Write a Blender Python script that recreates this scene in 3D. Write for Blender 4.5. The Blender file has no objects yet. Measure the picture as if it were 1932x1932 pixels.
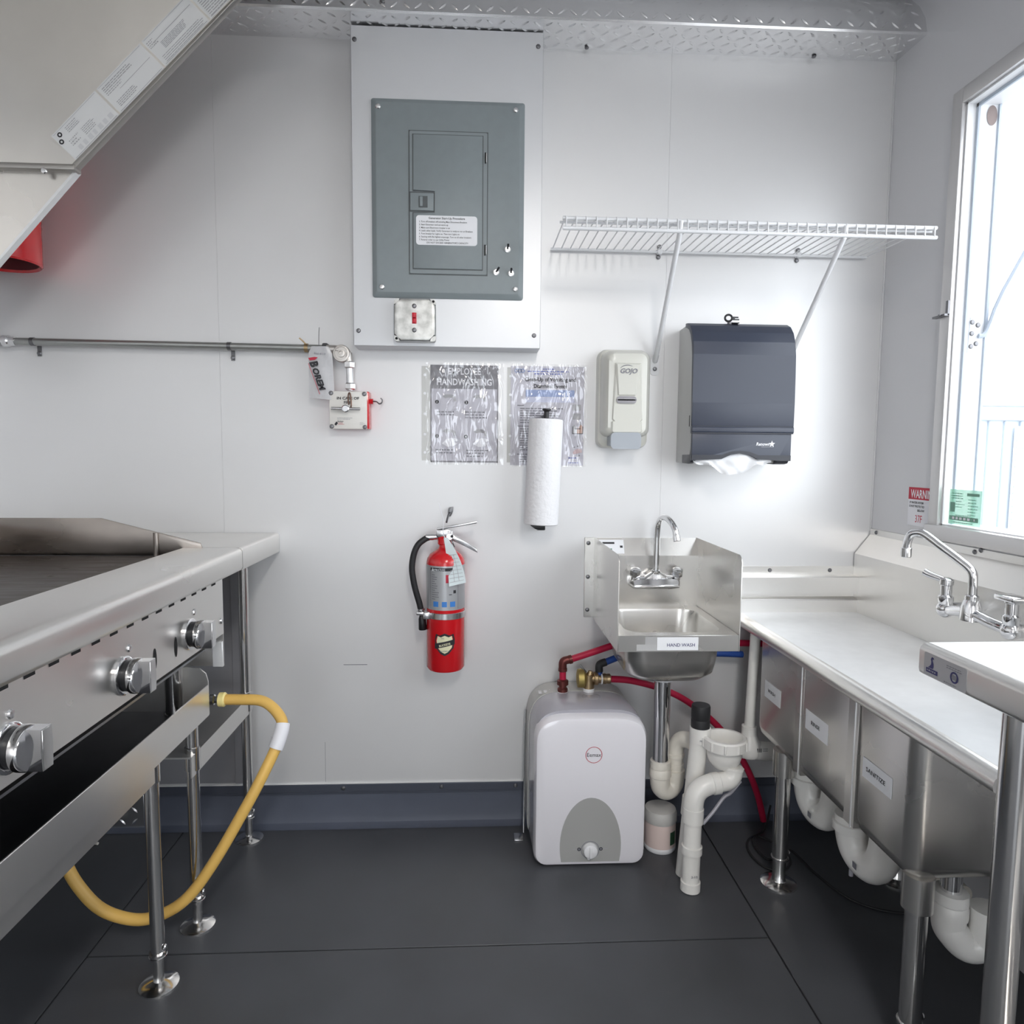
import bpy, bmesh, math, random
from mathutils import Vector, Matrix
random.seed(7)
PI = math.pi
S = bpy.context.scene
COL = S.collection

# ------------------------------------------------------------------ camera
cd = bpy.data.cameras.new('camera'); cam = bpy.data.objects.new('camera', cd); COL.objects.link(cam)
cd.sensor_width = 36.0; cd.lens = 36.0 * 1280.0 / 1932.0; cd.clip_start = 0.02
R3 = ((0.99867975, -0.0506616, 0.00849492), (0.00418252, -0.08462764, -0.99640387), (0.05119832, 0.99512389, -0.08430402))
cam.matrix_world = Matrix(((R3[0][0], -R3[1][0], -R3[2][0], 0.0), (R3[0][1], -R3[1][1], -R3[2][1], -2.0),
                           (R3[0][2], -R3[1][2], -R3[2][2], 1.123), (0, 0, 0, 1)))
S.camera = cam

# ------------------------------------------------------------------ daylight and exposure
w = bpy.data.worlds.new('overcast_sky'); S.world = w; w.use_nodes = True
bg = w.node_tree.nodes['Background']
bg.inputs[0].default_value = (0.90, 0.95, 1.0, 1); bg.inputs[1].default_value = 3.5
S.view_settings.view_transform = 'Standard'; S.view_settings.look = 'None'
S.view_settings.gamma = 1.0; S.view_settings.use_curve_mapping = False
S.view_settings.exposure = 0.5

def portal(name, loc, rot, sx, sy):
    l = bpy.data.lights.new(name, 'AREA'); l.shape = 'RECTANGLE'; l.size = sx; l.size_y = sy
    l.cycles.is_portal = True
    o = bpy.data.objects.new(name, l); COL.objects.link(o); o.location = loc; o.rotation_euler = rot
portal('window_portal', (1.30, -1.23, 1.475), (0, PI / 2, 0), 1.05, 1.84)
portal('door_portal', (-0.25, -4.62, 1.0), (PI / 2, 0, 0), 1.0, 2.0)

# ------------------------------------------------------------------ helpers
class MB:
    """collects shapes (world coordinates) that become ONE mesh object"""
    def __init__(s): s.bm = bmesh.new()
    def box(s, x0, x1, y0, y1, z0, z1, bev=0.0, seg=2):
        r = bmesh.ops.create_cube(s.bm, size=1.0)
        v = r['verts']
        for q in v:
            q.co = Vector(((x0 + x1) / 2 + q.co.x * (x1 - x0), (y0 + y1) / 2 + q.co.y * (y1 - y0), (z0 + z1) / 2 + q.co.z * (z1 - z0)))
        if bev > 0:
            e = list({e for q in v for e in q.link_edges})
            bmesh.ops.bevel(s.bm, geom=e, offset=bev, segments=seg, affect='EDGES', profile=0.5)
        return s
    def loft(s, rings, cap=True, close=True, loop=False):
        R = [[s.bm.verts.new(p) for p in r] for r in rings]
        n = len(R[0])
        for i in range(len(R) - (0 if loop else 1)):
            a, b = R[i], R[(i + 1) % len(R)]
            for j in range(n if close else n - 1):
                k = (j + 1) % n
                try: s.bm.faces.new((a[j], a[k], b[k], b[j]))
                except ValueError: pass
        if cap and not loop:
            for r in (R[0], R[-1]):
                try: s.bm.faces.new(r)
                except ValueError: pass
        return s
    def prism(s, poly, ax, a0, a1, bev=0.0):
        """poly: 2D points in the two other axes (order x,y,z without ax), extruded along ax"""
        def P(p, a):
            q = [p[0], p[1]]; q.insert(ax, a); return Vector(q)
        A = [s.bm.verts.new(P(p, a0)) for p in poly]; B = [s.bm.verts.new(P(p, a1)) for p in poly]
        n = len(poly); fs = []
        for j in range(n):
            k = (j + 1) % n; fs.append(s.bm.faces.new((A[j], A[k], B[k], B[j])))
        fs.append(s.bm.faces.new(A)); fs.append(s.bm.faces.new(list(reversed(B))))
        if bev > 0:
            e = list({e for f in fs for e in f.edges})
            bmesh.ops.bevel(s.bm, geom=e, offset=bev, segments=2, affect='EDGES', profile=0.5)
        return s
    def lathe(s, prof, c, ax=(0, 0, 1), seg=24, cap=True):
        """prof: (radius, height) pairs along the axis from c"""
        c = Vector(c); d = Vector(ax).normalized()
        u = d.orthogonal().normalized(); v = d.cross(u)
        rings = [[c + d * h + (u * math.cos(2 * PI * k / seg) + v * math.sin(2 * PI * k / seg)) * max(r, 1e-5) for k in range(seg)] for r, h in prof]
        return s.loft(rings, cap)
    def cyl(s, p0, p1, r0, r1=None, seg=20):
        p0 = Vector(p0); p1 = Vector(p1)
        return s.lathe([(r0, 0), (r0 if r1 is None else r1, (p1 - p0).length)], p0, p1 - p0, seg)
    def tube(s, pts, r, seg=12, sub=6, rend=None):
        P = smooth(pts, sub)
        rings = []; u = None
        for i, p in enumerate(P):
            t = (P[min(i + 1, len(P) - 1)] - P[max(i - 1, 0)]).normalized()
            u = t.orthogonal().normalized() if u is None else (u - t * u.dot(t)).normalized()
            v = t.cross(u)
            rr = r if not callable(r) else r(i / (len(P) - 1))
            rings.append([p + (u * math.cos(2 * PI * k / seg) + v * math.sin(2 * PI * k / seg)) * rr for k in range(seg)])
        return s.loft(rings)
    def sphere(s, c, r, sc=(1, 1, 1), seg=16):
        m = Matrix.Translation(c) @ Matrix.Diagonal((sc[0], sc[1], sc[2], 1))
        bmesh.ops.create_uvsphere(s.bm, u_segments=seg, v_segments=max(6, seg // 2), radius=r, matrix=m); return s
    def quad(s, a, b, c, d):
        s.bm.faces.new([s.bm.verts.new(p) for p in (a, b, c, d)]); return s
    def poly(s, pts):
        s.bm.faces.new([s.bm.verts.new(p) for p in pts]); return s
    def grid(s, f, nu, nv):
        V = [[s.bm.verts.new(f(i / nu, j / nv)) for j in range(nv + 1)] for i in range(nu + 1)]
        for i in range(nu):
            for j in range(nv): s.bm.faces.new((V[i][j], V[i + 1][j], V[i + 1][j + 1], V[i][j + 1]))
        return s
    def mesh(s, name, m=None, org=(0, 0, 0), angle=38, thick=0, normals=True):
        if normals: bmesh.ops.recalc_face_normals(s.bm, faces=s.bm.faces[:])
        if thick:
            bmesh.ops.solidify(s.bm, geom=s.bm.faces[:], thickness=thick)
        lim = math.radians(angle)
        for f in s.bm.faces: f.smooth = True
        for e in s.bm.edges:
            if len(e.link_faces) == 2 and e.calc_face_angle(0) > lim: e.smooth = False
        if tuple(org) != (0, 0, 0): bmesh.ops.translate(s.bm, verts=s.bm.verts[:], vec=-Vector(org))
        me = bpy.data.meshes.new(name); s.bm.to_mesh(me); s.bm.free()
        if m: me.materials.append(m)
        return me

def smooth(pts, sub):
    P = [Vector(p) for p in pts]
    if sub <= 1 or len(P) < 3: return P
    out = []
    for i in range(len(P) - 1):
        a = P[max(i - 1, 0)]; b = P[i]; c = P[i + 1]; d = P[min(i + 2, len(P) - 1)]
        for k in range(sub):
            t = k / sub
            out.append(0.5 * ((2 * b) + (c - a) * t + (2 * a - 5 * b + 4 * c - d) * t * t + (3 * b - a - 3 * c + d) * t ** 3))
    out.append(P[-1]); return out

def rrect(cx, cz, w, h, r, n=5):
    pts = []
    for qx, qz, a0 in ((1, 1, 0), (-1, 1, PI / 2), (-1, -1, PI), (1, -1, 1.5 * PI)):
        ox, oz = cx + qx * (w / 2 - r), cz + qz * (h / 2 - r)
        for k in range(n + 1):
            a = a0 + PI / 2 * k / n; pts.append((ox + r * math.cos(a), oz + r * math.sin(a)))
    return pts

ORG = {}
def root_org(o): return ORG.get(o.name, Vector((0, 0, 0)))

def props(o, label=None, cat=None, group=None, kind=None):
    if label: o['label'] = label
    if cat: o['category'] = cat
    if group: o['group'] = group
    if kind: o['kind'] = kind
    return o
def thing(name, loc, label, cat, group=None):
    o = bpy.data.objects.new(name, None); COL.objects.link(o); o.location = loc; o.empty_display_size = 0.05
    ORG[o.name] = Vector(loc); return props(o, label, cat, group)
def part(name, mb, m, parent, label=None, kind=None, angle=38, thick=0):
    og = root_org(parent)
    o = bpy.data.objects.new(name, mb.mesh(name, m, og, angle, thick)); COL.objects.link(o); o.parent = parent
    ORG[o.name] = og; return props(o, label, kind=kind)
def solo(name, mb, m, label, cat, group=None, loc=(0, 0, 0), angle=38, thick=0):
    o = bpy.data.objects.new(name, mb.mesh(name, m, loc, angle, thick)); COL.objects.link(o); o.location = loc
    ORG[o.name] = Vector(loc); return props(o, label, cat, group)
def struct(name, mb, m, parent=None, angle=38):
    if parent: return part(name, mb, m, parent)
    o = bpy.data.objects.new(name, mb.mesh(name, m, (0, 0, 0), angle)); COL.objects.link(o)
    ORG[o.name] = Vector((0, 0, 0)); return props(o, kind='structure')
def put(name, me, parent, loc, rot=(0, 0, 0), label=None):
    """one more object that shares the mesh me"""
    o = bpy.data.objects.new(name, me); COL.objects.link(o); o.parent = parent
    o.location = Vector(loc) - root_org(parent); o.rotation_euler = rot; ORG[o.name] = root_org(parent)
    return props(o, label)

class Frame:
    """a flat surface: origin, right, up; out = towards the viewer of the surface"""
    def __init__(s, o, u, v): s.o = Vector(o); s.u = Vector(u).normalized(); s.v = Vector(v).normalized(); s.n = s.u.cross(s.v)
    def p(s, a, b, e=0.0): return s.o + s.u * a + s.v * b + s.n * e
    def card(s, a0, a1, b0, b1, t=0.0006, r=0.0):
        m = MB(); pts = rrect((a0 + a1) / 2, (b0 + b1) / 2, a1 - a0, b1 - b0, r, 4) if r else [(a0, b0), (a1, b0), (a1, b1), (a0, b1)]
        m.loft([[s.p(a, b, 0) for a, b in pts], [s.p(a, b, t) for a, b in pts]]); return m
    def bars(s, rects, e=0.0009):
        m = MB()
        for a0, a1, b0, b1 in rects: m.quad(s.p(a0, b0, e), s.p(a1, b0, e), s.p(a1, b1, e), s.p(a0, b1, e))
        return m
    def poly(s, pts, e=0.001):
        return MB().poly([s.p(a, b, e) for a, b in pts])
    def disc(s, a, b, r, e=0.001, r2=None, n=28, sx=1.0):
        if r2 is None: return MB().poly([s.p(a + sx * r * math.cos(2 * PI * k / n), b + r * math.sin(2 * PI * k / n), e) for k in range(n)])
        m = MB(); A = [[s.p(a + sx * q * math.cos(2 * PI * k / n), b + q * math.sin(2 * PI * k / n), e) for k in range(n)] for q in (r, r2)]
        return m.loft(A, cap=False)
    def text(s, txt, a, b, size, m, parent, align='LEFT', bold=0.0, shear=0.0, e=0.001, sx=1.0, rot=0.0, name='lettering'):
        c = bpy.data.curves.new('lettering', 'FONT'); c.body = txt; c.size = size; c.align_x = align
        c.offset = bold * size; c.shear = shear; c.resolution_u = 2
        o = bpy.data.objects.new('tmp', c); me = bpy.data.meshes.new_from_object(o); me.name = 'lettering'
        bpy.data.objects.remove(o); og = root_org(parent)
        ca, sa = math.cos(rot), math.sin(rot)
        for v in me.vertices:
            x, y = v.co.x * sx, v.co.y
            v.co = s.p(a + x * ca - y * sa, b + x * sa + y * ca, e) - og
        me.materials.clear(); me.materials.append(m)
        q = bpy.data.objects.new(name, me); COL.objects.link(q); q.parent = parent; ORG[q.name] = og
        return q
def lines(a0, a1, top, n, pitch, h, fill=(0.6, 1.0), words=True):
    """rows of word-length dashes, for print too small to read"""
    out = []
    for i in range(n):
        b1 = top - i * pitch; end = a0 + (a1 - a0) * random.uniform(*fill); a = a0
        while a < end - 1e-4:
            wl = random.uniform(0.006, 0.02) * ((a1 - a0) / 0.12 if words else 50)
            out.append((a, min(end, a + wl), b1 - h, b1)); a += wl + h * 0.8
    return out

# ------------------------------------------------------------------ materials
def mat(name, col, rough=0.5, metal=0.0, spec=0.5, noise=0.0, nscale=8.0, stretch=(1, 1, 1), bump=0.0, bscale=40.0, rvar=0.0, coat=0.0, dist=0.002, dark=None):
    m = bpy.data.materials.new(name); m.use_nodes = True; nt = m.node_tree; N = nt.nodes; L = nt.links
    b = N['Principled BSDF']; b.inputs['Base Color'].default_value = (*col, 1); b.inputs['Roughness'].default_value = rough
    b.inputs['Metallic'].default_value = metal; b.inputs['Specular IOR Level'].default_value = spec
    if coat: b.inputs['Coat Weight'].default_value = coat; b.inputs['Coat Roughness'].default_value = 0.12
    tc = N.new('ShaderNodeTexCoord'); mp = N.new('ShaderNodeMapping'); mp.inputs['Scale'].default_value = stretch
    L.new(tc.outputs['Object'], mp.inputs['Vector'])
    def nz(sc, det=4):
        n = N.new('ShaderNodeTexNoise'); n.inputs['Scale'].default_value = sc; n.inputs['Detail'].default_value = det
        L.new(mp.outputs[0], n.inputs['Vector']); return n
    if noise or rvar:
        n = nz(nscale)
        if noise:
            r = N.new('ShaderNodeValToRGB')
            d = dark if dark else tuple(c * (1 - noise) for c in col)
            r.color_ramp.elements[0].color = (*d, 1); r.color_ramp.elements[0].position = 0.15; r.color_ramp.interpolation = 'EASE'
            r.color_ramp.elements[1].color = (*tuple(min(1, c * (1 + noise * 0.4)) for c in col), 1); r.color_ramp.elements[1].position = 0.85
            L.new(n.outputs[0], r.inputs[0]); L.new(r.outputs[0], b.inputs['Base Color'])
        if rvar:
            q = N.new('ShaderNodeMapRange'); q.inputs[1].default_value = 0.1; q.inputs[2].default_value = 0.9; q.interpolation_type = 'SMOOTHSTEP'
            q.inputs[3].default_value = rough - rvar; q.inputs[4].default_value = rough + rvar
            L.new(n.outputs[0], q.inputs[0]); L.new(q.outputs[0], b.inputs['Roughness'])
    if bump:
        n2 = nz(bscale, 3); bp = N.new('ShaderNodeBump'); bp.inputs['Strength'].default_value = bump; bp.inputs['Distance'].default_value = dist
        L.new(n2.outputs[0], bp.inputs['Height']); L.new(bp.outputs[0], b.inputs['Normal'])
    return m
def clear(name, col, alpha, rough=0.05, bump=0.0, bscale=20.0, dist=0.004, gloss=False, stretch=(1, 1, 1)):
    """thin clear sheet: see-through with a glossy skin"""
    m = bpy.data.materials.new(name); m.use_nodes = True; nt = m.node_tree; N = nt.nodes; L = nt.links
    out = N['Material Output']; b = N['Principled BSDF']
    b.inputs['Base Color'].default_value = (*col, 1); b.inputs['Roughness'].default_value = rough
    if gloss: b.inputs['Metallic'].default_value = 1.0
    t = N.new('ShaderNodeBsdfTransparent'); mx = N.new('ShaderNodeMixShader'); mx.inputs[0].default_value = alpha
    L.new(t.outputs[0], mx.inputs[1]); L.new(b.outputs[0], mx.inputs[2]); L.new(mx.outputs[0], out.inputs[0])
    if bump:
        tc = N.new('ShaderNodeTexCoord'); n = N.new('ShaderNodeTexNoise'); n.inputs['Scale'].default_value = bscale; n.inputs['Distortion'].default_value = 1.2
        bp = N.new('ShaderNodeBump'); bp.inputs['Strength'].default_value = bump; bp.inputs['Distance'].default_value = dist
        mp = N.new('ShaderNodeMapping'); mp.inputs['Scale'].default_value = stretch; n.inputs['Detail'].default_value = 1.0
        L.new(tc.outputs['Object'], mp.inputs['Vector']); L.new(mp.outputs[0], n.inputs['Vector']); L.new(n.outputs[0], bp.inputs['Height']); L.new(bp.outputs[0], b.inputs['Normal'])
    return m

M = dict(
    wall=mat('wall_panel_white', (0.76, 0.76, 0.765), 0.40, 0.30, 0.5, bump=0.05, bscale=3.0, noise=0.03, nscale=3),
    wall_r=mat('wall_panel_grey', (0.66, 0.66, 0.68), 0.36, 0.12, 0.5, bump=0.04, bscale=3.0),
    seam=mat('panel_joint', (0.6, 0.6, 0.61), 0.6),
    ceil=mat('ceiling_sheet', (0.72, 0.72, 0.73), 0.4, 0.1),
    floor=mat('floor_vinyl', (0.075, 0.079, 0.088), 0.45, 0, 0.5, noise=0.22, nscale=5, bump=0.12, bscale=320, rvar=0.08, dist=0.0006),
    floor_joint=mat('floor_weld', (0.03, 0.031, 0.035), 0.5),
    cove=mat('cove_membrane', (0.095, 0.108, 0.145), 0.5, noise=0.15, nscale=6, bump=0.1, bscale=200, dist=0.0006),
    trimbar=mat('dark_termination_bar', (0.09, 0.10, 0.13), 0.4, 0.4),
    caulk=mat('white_caulk', (0.8, 0.8, 0.8), 0.5),
    tread=mat('tread_plate_aluminium', (0.84, 0.84, 0.85), 0.22, 0.97, noise=0.10, nscale=5),
    steel=mat('brushed_steel', (0.70, 0.685, 0.66), 0.27, 0.95, noise=0.05, nscale=3, rvar=0.04),
    steelh=mat('steel_long_grain', (0.72, 0.71, 0.69), 0.27, 0.95, noise=0.05, nscale=3, rvar=0.04),
    steelw=mat('steel_worn', (0.86, 0.845, 0.82), 0.31, 0.94, noise=0.06, nscale=4, rvar=0.05),
    hood=mat('hood_steel', (0.88, 0.855, 0.815), 0.30, 0.94, noise=0.16, nscale=2.2, rvar=0.08, bump=0.10, bscale=2.5, dist=0.01),
    bright=mat('sink_steel_bright', (0.86, 0.87, 0.88), 0.36, 0.35, noise=0.04, nscale=30, bump=0.05, bscale=90),
    galv=mat('galvanised_steel', (0.62, 0.62, 0.60), 0.38, 0.8, noise=0.45, nscale=38),
    chrome=mat('chrome', (0.82, 0.82, 0.83), 0.07, 1.0),
    tubesteel=mat('polished_tube', (0.80, 0.79, 0.78), 0.15, 1.0),
    alum=mat('painted_aluminium_surround', (0.70, 0.71, 0.73), 0.36, 0.35, noise=0.05, nscale=3),
    grey=mat('grey_enamel', (0.245, 0.280, 0.292), 0.42, 0.0, noise=0.05, nscale=40, bump=0.05, bscale=250, dist=0.0005),
    greyd=mat('grey_enamel_recess', (0.095, 0.105, 0.11), 0.5),
    black=mat('black_plastic', (0.012, 0.012, 0.014), 0.35),
    rubber=mat('black_rubber', (0.016, 0.016, 0.018), 0.55),
    dark=mat('dark_void', (0.006, 0.006, 0.007), 0.8),
    screw=mat('screw_head', (0.20, 0.20, 0.21), 0.35, 0.9),
    screwb=mat('bright_screw', (0.75, 0.75, 0.76), 0.25, 1.0),
    white=mat('white_sticker', (0.86, 0.87, 0.90), 0.45),
    ink=mat('black_ink', (0.02, 0.02, 0.025), 0.5),
    inkg=mat('grey_ink', (0.22, 0.22, 0.25), 0.6),
    inkl=mat('light_grey_ink', (0.42, 0.42, 0.44), 0.6),
    inkb=mat('blue_ink', (0.08, 0.12, 0.45), 0.5),
    red=mat('red_paint', (0.62, 0.008, 0.014), 0.25, 0, 0.5, coat=0.5),
    redp=mat('red_plastic', (0.55, 0.01, 0.03), 0.35),
    redink=mat('red_ink', (0.50, 0.02, 0.05), 0.5),
    ivory=mat('ivory_enamel', (0.80, 0.78, 0.74), 0.4),
    wirew=mat('white_coated_wire', (0.80, 0.81, 0.83), 0.3, coat=0.4),
    cream=mat('cream_plastic', (0.66, 0.655, 0.60), 0.28, coat=0.4),
    lens=mat('grey_plastic_lens', (0.33, 0.32, 0.34), 0.2, coat=0.5),
    pushbar=mat('grey_push_bar', (0.40, 0.43, 0.47), 0.3),
    housing=mat('pale_grey_plastic', (0.55, 0.55, 0.54), 0.4),
    smoke=mat('smoky_blue_plastic', (0.040, 0.048, 0.074), 0.36, 0, 0.5, bump=0.05, bscale=400, dist=0.0003),
    smoked=mat('dark_smoky_plastic', (0.018, 0.020, 0.030), 0.35),
    paper=mat('white_paper', (0.84, 0.85, 0.87), 0.85, bump=0.25, bscale=160, dist=0.002),
    towel=mat('quilted_paper', (0.86, 0.86, 0.88), 0.9, bump=0.9, bscale=75, dist=0.003),
    page=mat('poster_page', (0.56, 0.55, 0.61), 0.6),
    paged=mat('poster_header', (0.21, 0.205, 0.225), 0.6),
    paper_w=mat('poster_white', (0.80, 0.80, 0.84), 0.6),
    blueband=mat('poster_blue_band', (0.30, 0.38, 0.62), 0.6),
    pink=mat('poster_pink', (0.62, 0.46, 0.47), 0.6),
    orange=mat('poster_orange', (0.60, 0.38, 0.30), 0.6),
    sleeve=clear('clear_sheet_protector', (0.95, 0.95, 0.97), 0.105, 0.10, 1.0, 30, 0.010, gloss=True, stretch=(1, 1, 0.3)),
    bag=clear('cloudy_plastic_bag', (0.72, 0.72, 0.74), 0.62, 0.2, 0.5, 30),
    glass=clear('window_glass', (0.95, 0.97, 1.0), 0.05, 0.02),
    tag=mat('inspection_card', (0.70, 0.78, 0.80), 0.7),
    silver=mat('silver_label', (0.50, 0.51, 0.53), 0.35, 0.5),
    gold=mat('cream_badge', (0.78, 0.76, 0.52), 0.4),
    pvc=mat('white_pvc', (0.88, 0.865, 0.83), 0.30, noise=0.06, nscale=14, coat=0.3),
    pvcd=mat('yellowed_pvc', (0.83, 0.79, 0.71), 0.35, noise=0.12, nscale=10, coat=0.2),
    hot=mat('red_pex_pipe', (0.48, 0.012, 0.055), 0.35),
    cold=mat('blue_pex_pipe', (0.02, 0.07, 0.30), 0.35),
    brass=mat('brass', (0.46, 0.34, 0.20), 0.35, 1.0, noise=0.2, nscale=30),
    copper=mat('dull_copper', (0.16, 0.045, 0.04), 0.4, 0.7),
    heater=mat('heater_front_lilac_white', (0.84, 0.825, 0.87), 0.14, 0, 0.5, coat=0.5),
    heaterb=mat('heater_bezel_grey', (0.42, 0.415, 0.46), 0.18, 0, 0.5, coat=0.5),
    heatert=mat('heater_rear_case', (0.52, 0.52, 0.50), 0.35),
    dial=mat('heater_dial_grey', (0.40, 0.40, 0.39), 0.4),
    knobw=mat('white_knob', (0.82, 0.82, 0.84), 0.3),
    hose=mat('yellow_gas_hose', (0.80, 0.50, 0.13), 0.42, noise=0.08, nscale=20),
    burnt=mat('seasoned_griddle_plate', (0.050, 0.036, 0.030), 0.34, 0.35, noise=0.7, nscale=9, stretch=(1, 5, 1), rvar=0.12, bump=0.1, bscale=20),
    splash=mat('heat_tinted_steel', (0.40, 0.36, 0.33), 0.30, 1.0, noise=0.45, nscale=4, stretch=(1, 1, 2.5), rvar=0.08),
    panelst=mat('dull_wall_panel', (0.50, 0.50, 0.53), 0.38, 0.8, noise=0.1, nscale=4),
    shelfdark=mat('stand_shelf_steel', (0.34, 0.34, 0.36), 0.30, 1.0, noise=0.2, nscale=5),
    greenst=clear('green_permit', (0.42, 0.80, 0.60), 0.55, 0.6),
    greend=mat('dark_green_print', (0.10, 0.25, 0.18), 0.6),
    navy=mat('navy_print', (0.05, 0.05, 0.16), 0.5),
    jar=clear('cloudy_tub', (0.75, 0.74, 0.72), 0.80, 0.3),
    jarpink=mat('pink_label', (0.76, 0.62, 0.58), 0.5),
    jargreen=mat('green_label_patch', (0.03, 0.08, 0.04), 0.5),
    frame=mat('window_frame_aluminium', (0.66, 0.65, 0.65), 0.35, 0.6),
    framew=mat('white_painted_frame', (0.85, 0.86, 0.88), 0.4),
    brown=mat('rusty_brown', (0.22, 0.17, 0.16), 0.7),
    siding=mat('pale_siding', (0.62, 0.68, 0.74), 0.6),
    sidingd=mat('siding_rail', (0.42, 0.48, 0.56), 0.6),
    ground=mat('concrete_yard', (0.42, 0.41, 0.40), 0.9, noise=0.2, nscale=2),
)

def emit(name, col, st):
    m = bpy.data.materials.new(name); m.use_nodes = True; b = m.node_tree.nodes['Principled BSDF']
    b.inputs['Base Color'].default_value = (*col, 1); b.inputs['Emission Color'].default_value = (*col, 1); b.inputs['Emission Strength'].default_value = st
    return m
M['glow'] = emit('fill_lamp_diffuser', (1.0, 0.96, 0.91), 34.0)
def screw_mesh(name, r, m, h=None, ax=(0, -1, 0)):
    h = h or r * 0.6
    return MB().lathe([(r, 0), (r, h * 0.35), (r * 0.75, h * 0.85), (r * 0.3, h)], (0, 0, 0), ax, 12).mesh(name, m)
SCREW = screw_mesh('screw', 0.0062, M['screw'])
SCREWB = screw_mesh('bright_screw', 0.0072, M['screwb'])
SCREWX = screw_mesh('side_screw', 0.006, M['screw'], ax=(-1, 0, 0))
# ================================================================== the setting
floor = struct('floor', MB().box(-1.36, 1.2, -4.6, 0, -0.06, -0.004), M['floor_joint'])
for (x0, x1, y0, y1) in ((-1.36, -0.867, -4.6, 0), (-0.864, 0.686, -0.530, 0), (-0.864, 0.686, -2.6, -0.533), (-0.864, 0.686, -4.6, -2.603), (0.689, 1.2, -4.6, 0)):
    part('floor_sheet', MB().box(x0, x1, y0, y1, -0.0039, 0.0, 0.0012, 1), M['floor'], floor)
wb = struct('wall_back', MB().box(-1.5, 1.35, 0.012, 0.09, -0.06, 2.5), M['seam'])
for x0, x1 in ((-1.42, -0.7337), (-0.7333, 0.5463), (0.5467, 1.2)):
    part('wall_sheet', MB().box(x0, x1, 0.0, 0.0119, -0.05, 2.45), M['wall'], wb)
part('scratch', MB().box(-0.396, -0.326, -0.0004, 0.0, 0.4935, 0.4955), M['inkg'], wb, 'dark horizontal scratch')
part('scratch', MB().box(-0.4545, -0.453, -0.0004, 0.0, 0.133, 0.257), M['inkl'], wb, 'faint vertical scratch')
struct('wall_left', MB().box(-1.45, -1.36, -4.6, 0.0, -0.06, 2.5), M['wall'])
WY0, WY1, WZ0, WZ1 = -2.15, -0.31, 0.95, 1.995          # serving window opening
wr = struct('wall_right', MB().box(1.2, 1.285, -4.6, WY0, -0.06, 2.5).box(1.2, 1.285, WY1, 0.0, -0.06, 2.5)
            .box(1.2, 1.285, WY0, WY1, -0.06, WZ0).box(1.2, 1.285, WY0, WY1, WZ1, 2.5), M['wall_r'])
struct('ceiling', MB().box(-1.36, 1.2, -4.6, 0, 2.42, 2.5), M['ceil'])
struct('wall_front', MB().box(-1.36, -0.75, -4.68, -4.6, -0.06, 2.5).box(0.25, 1.2, -4.68, -4.6, -0.06, 2.5).box(-0.75, 0.25, -4.68, -4.6, 2.0, 2.5), M['wall'])

# cove base along the back wall
cv = struct('baseboard_back', MB().prism([(0, 0.104), (-0.004, 0.104), (-0.004, 0.03), (-0.010, 0.010), (-0.022, 0.0022), (-0.034, 0.0008), (0, 0.0008)], 0, -1.36, 1.2), M['cove'])
part('termination_bar', MB().box(-1.36, 1.2, -0.0075, 0, 0.1, 0.127, 0.001, 1).box(-1.36, 1.2, -0.0095, -0.004, 0.1, 0.1045), M['trimbar'], cv)
part('caulk_bead', MB().box(-1.36, 1.2, -0.004, 0, 0.1268, 0.1295), M['caulk'], cv)
for x in (-0.40, -0.105, 0.12): put('screw', SCREW, cv, (x, -0.0075, 0.116))

# tread-plate cove trim under the ceiling
def tread_bump(m, c, u, v, n, ang, L=0.0135, W=0.0040, H=0.0020):
    d = u * math.cos(ang) + v * math.sin(ang); e = n.cross(d)
    pts = [c - d * L, c - d * L * 0.4 - e * W, c + d * L * 0.4 - e * W, c + d * L, c + d * L * 0.4 + e * W, c - d * L * 0.4 + e * W]
    vs = [m.bm.verts.new(p) for p in pts]; t = [m.bm.verts.new(c - d * L * 0.5 + n * H), m.bm.verts.new(c + d * L * 0.5 + n * H)]
    for f in ((0, 1, t[0]), (1, 2, t[1], t[0]), (2, 3, t[1]), (3, 4, t[1]), (4, 5, t[0], t[1]), (5, 0, t[0])):
        m.bm.faces.new([vs[q] if isinstance(q, int) else q for q in f])
def treads(m, o, u, v, nu, nv, pitch):
    u = Vector(u).normalized(); v = Vector(v).normalized(); n = u.cross(v)
    for i in range(nu):
        for j in range(nv):
            c = Vector(o) + u * pitch * (i + 0.5) + v * pitch * (j + 0.5)
            tread_bump(m, c, u, v, n, PI / 4 if (i + j) % 2 else -PI / 4)
PR = [(0, 2.262), (-0.134, 2.257), (-0.137, 2.262), (-0.126, 2.305), (-0.098, 2.350), (-0.055, 2.396), (-0.02, 2.42), (0, 2.42)]
for k, (x0, x1, dz) in enumerate(((-1.36, -0.262, 0.0), (-0.266, 1.2, -0.0016))):
    tr = struct('trim_%d' % (k + 1), MB().prism([(y, z + (dz if i < 3 else 0)) for i, (y, z) in enumerate(PR)], 0, x0, x1), M['tread'], angle=25)
    b = MB(); nx = int((x1 - x0) / 0.031)
    treads(b, (x0, -0.004, 2.2618 + dz), (1, 0, 0), (0, -0.134, -0.005), nx, 4, 0.031)
    for i in (2, 3, 4):
        a, c = PR[i], PR[i + 1]
        treads(b, (x0, a[0], a[1]), (1, 0, 0), (0, c[0] - a[0], c[1] - a[1]), nx, 1, 0.031)
    part('raised_treads', b, M['tread'], tr, kind='stuff')
    for x in ((-0.29, -0.85) if k == 0 else (0.30, 0.95)):
        put('screw', SCREW, tr, (x, -0.015, 2.2595 + dz), (PI / 2, 0, 0))
put('screw', SCREW, tr, (-0.25, -0.133, 2.285))

# aluminium corner bead where back and right wall meet
struct('trim_3', MB().box(1.1955, 1.2, -0.0045, 0, 0.9, 2.26, 0.001, 1), M['wall'])

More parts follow.
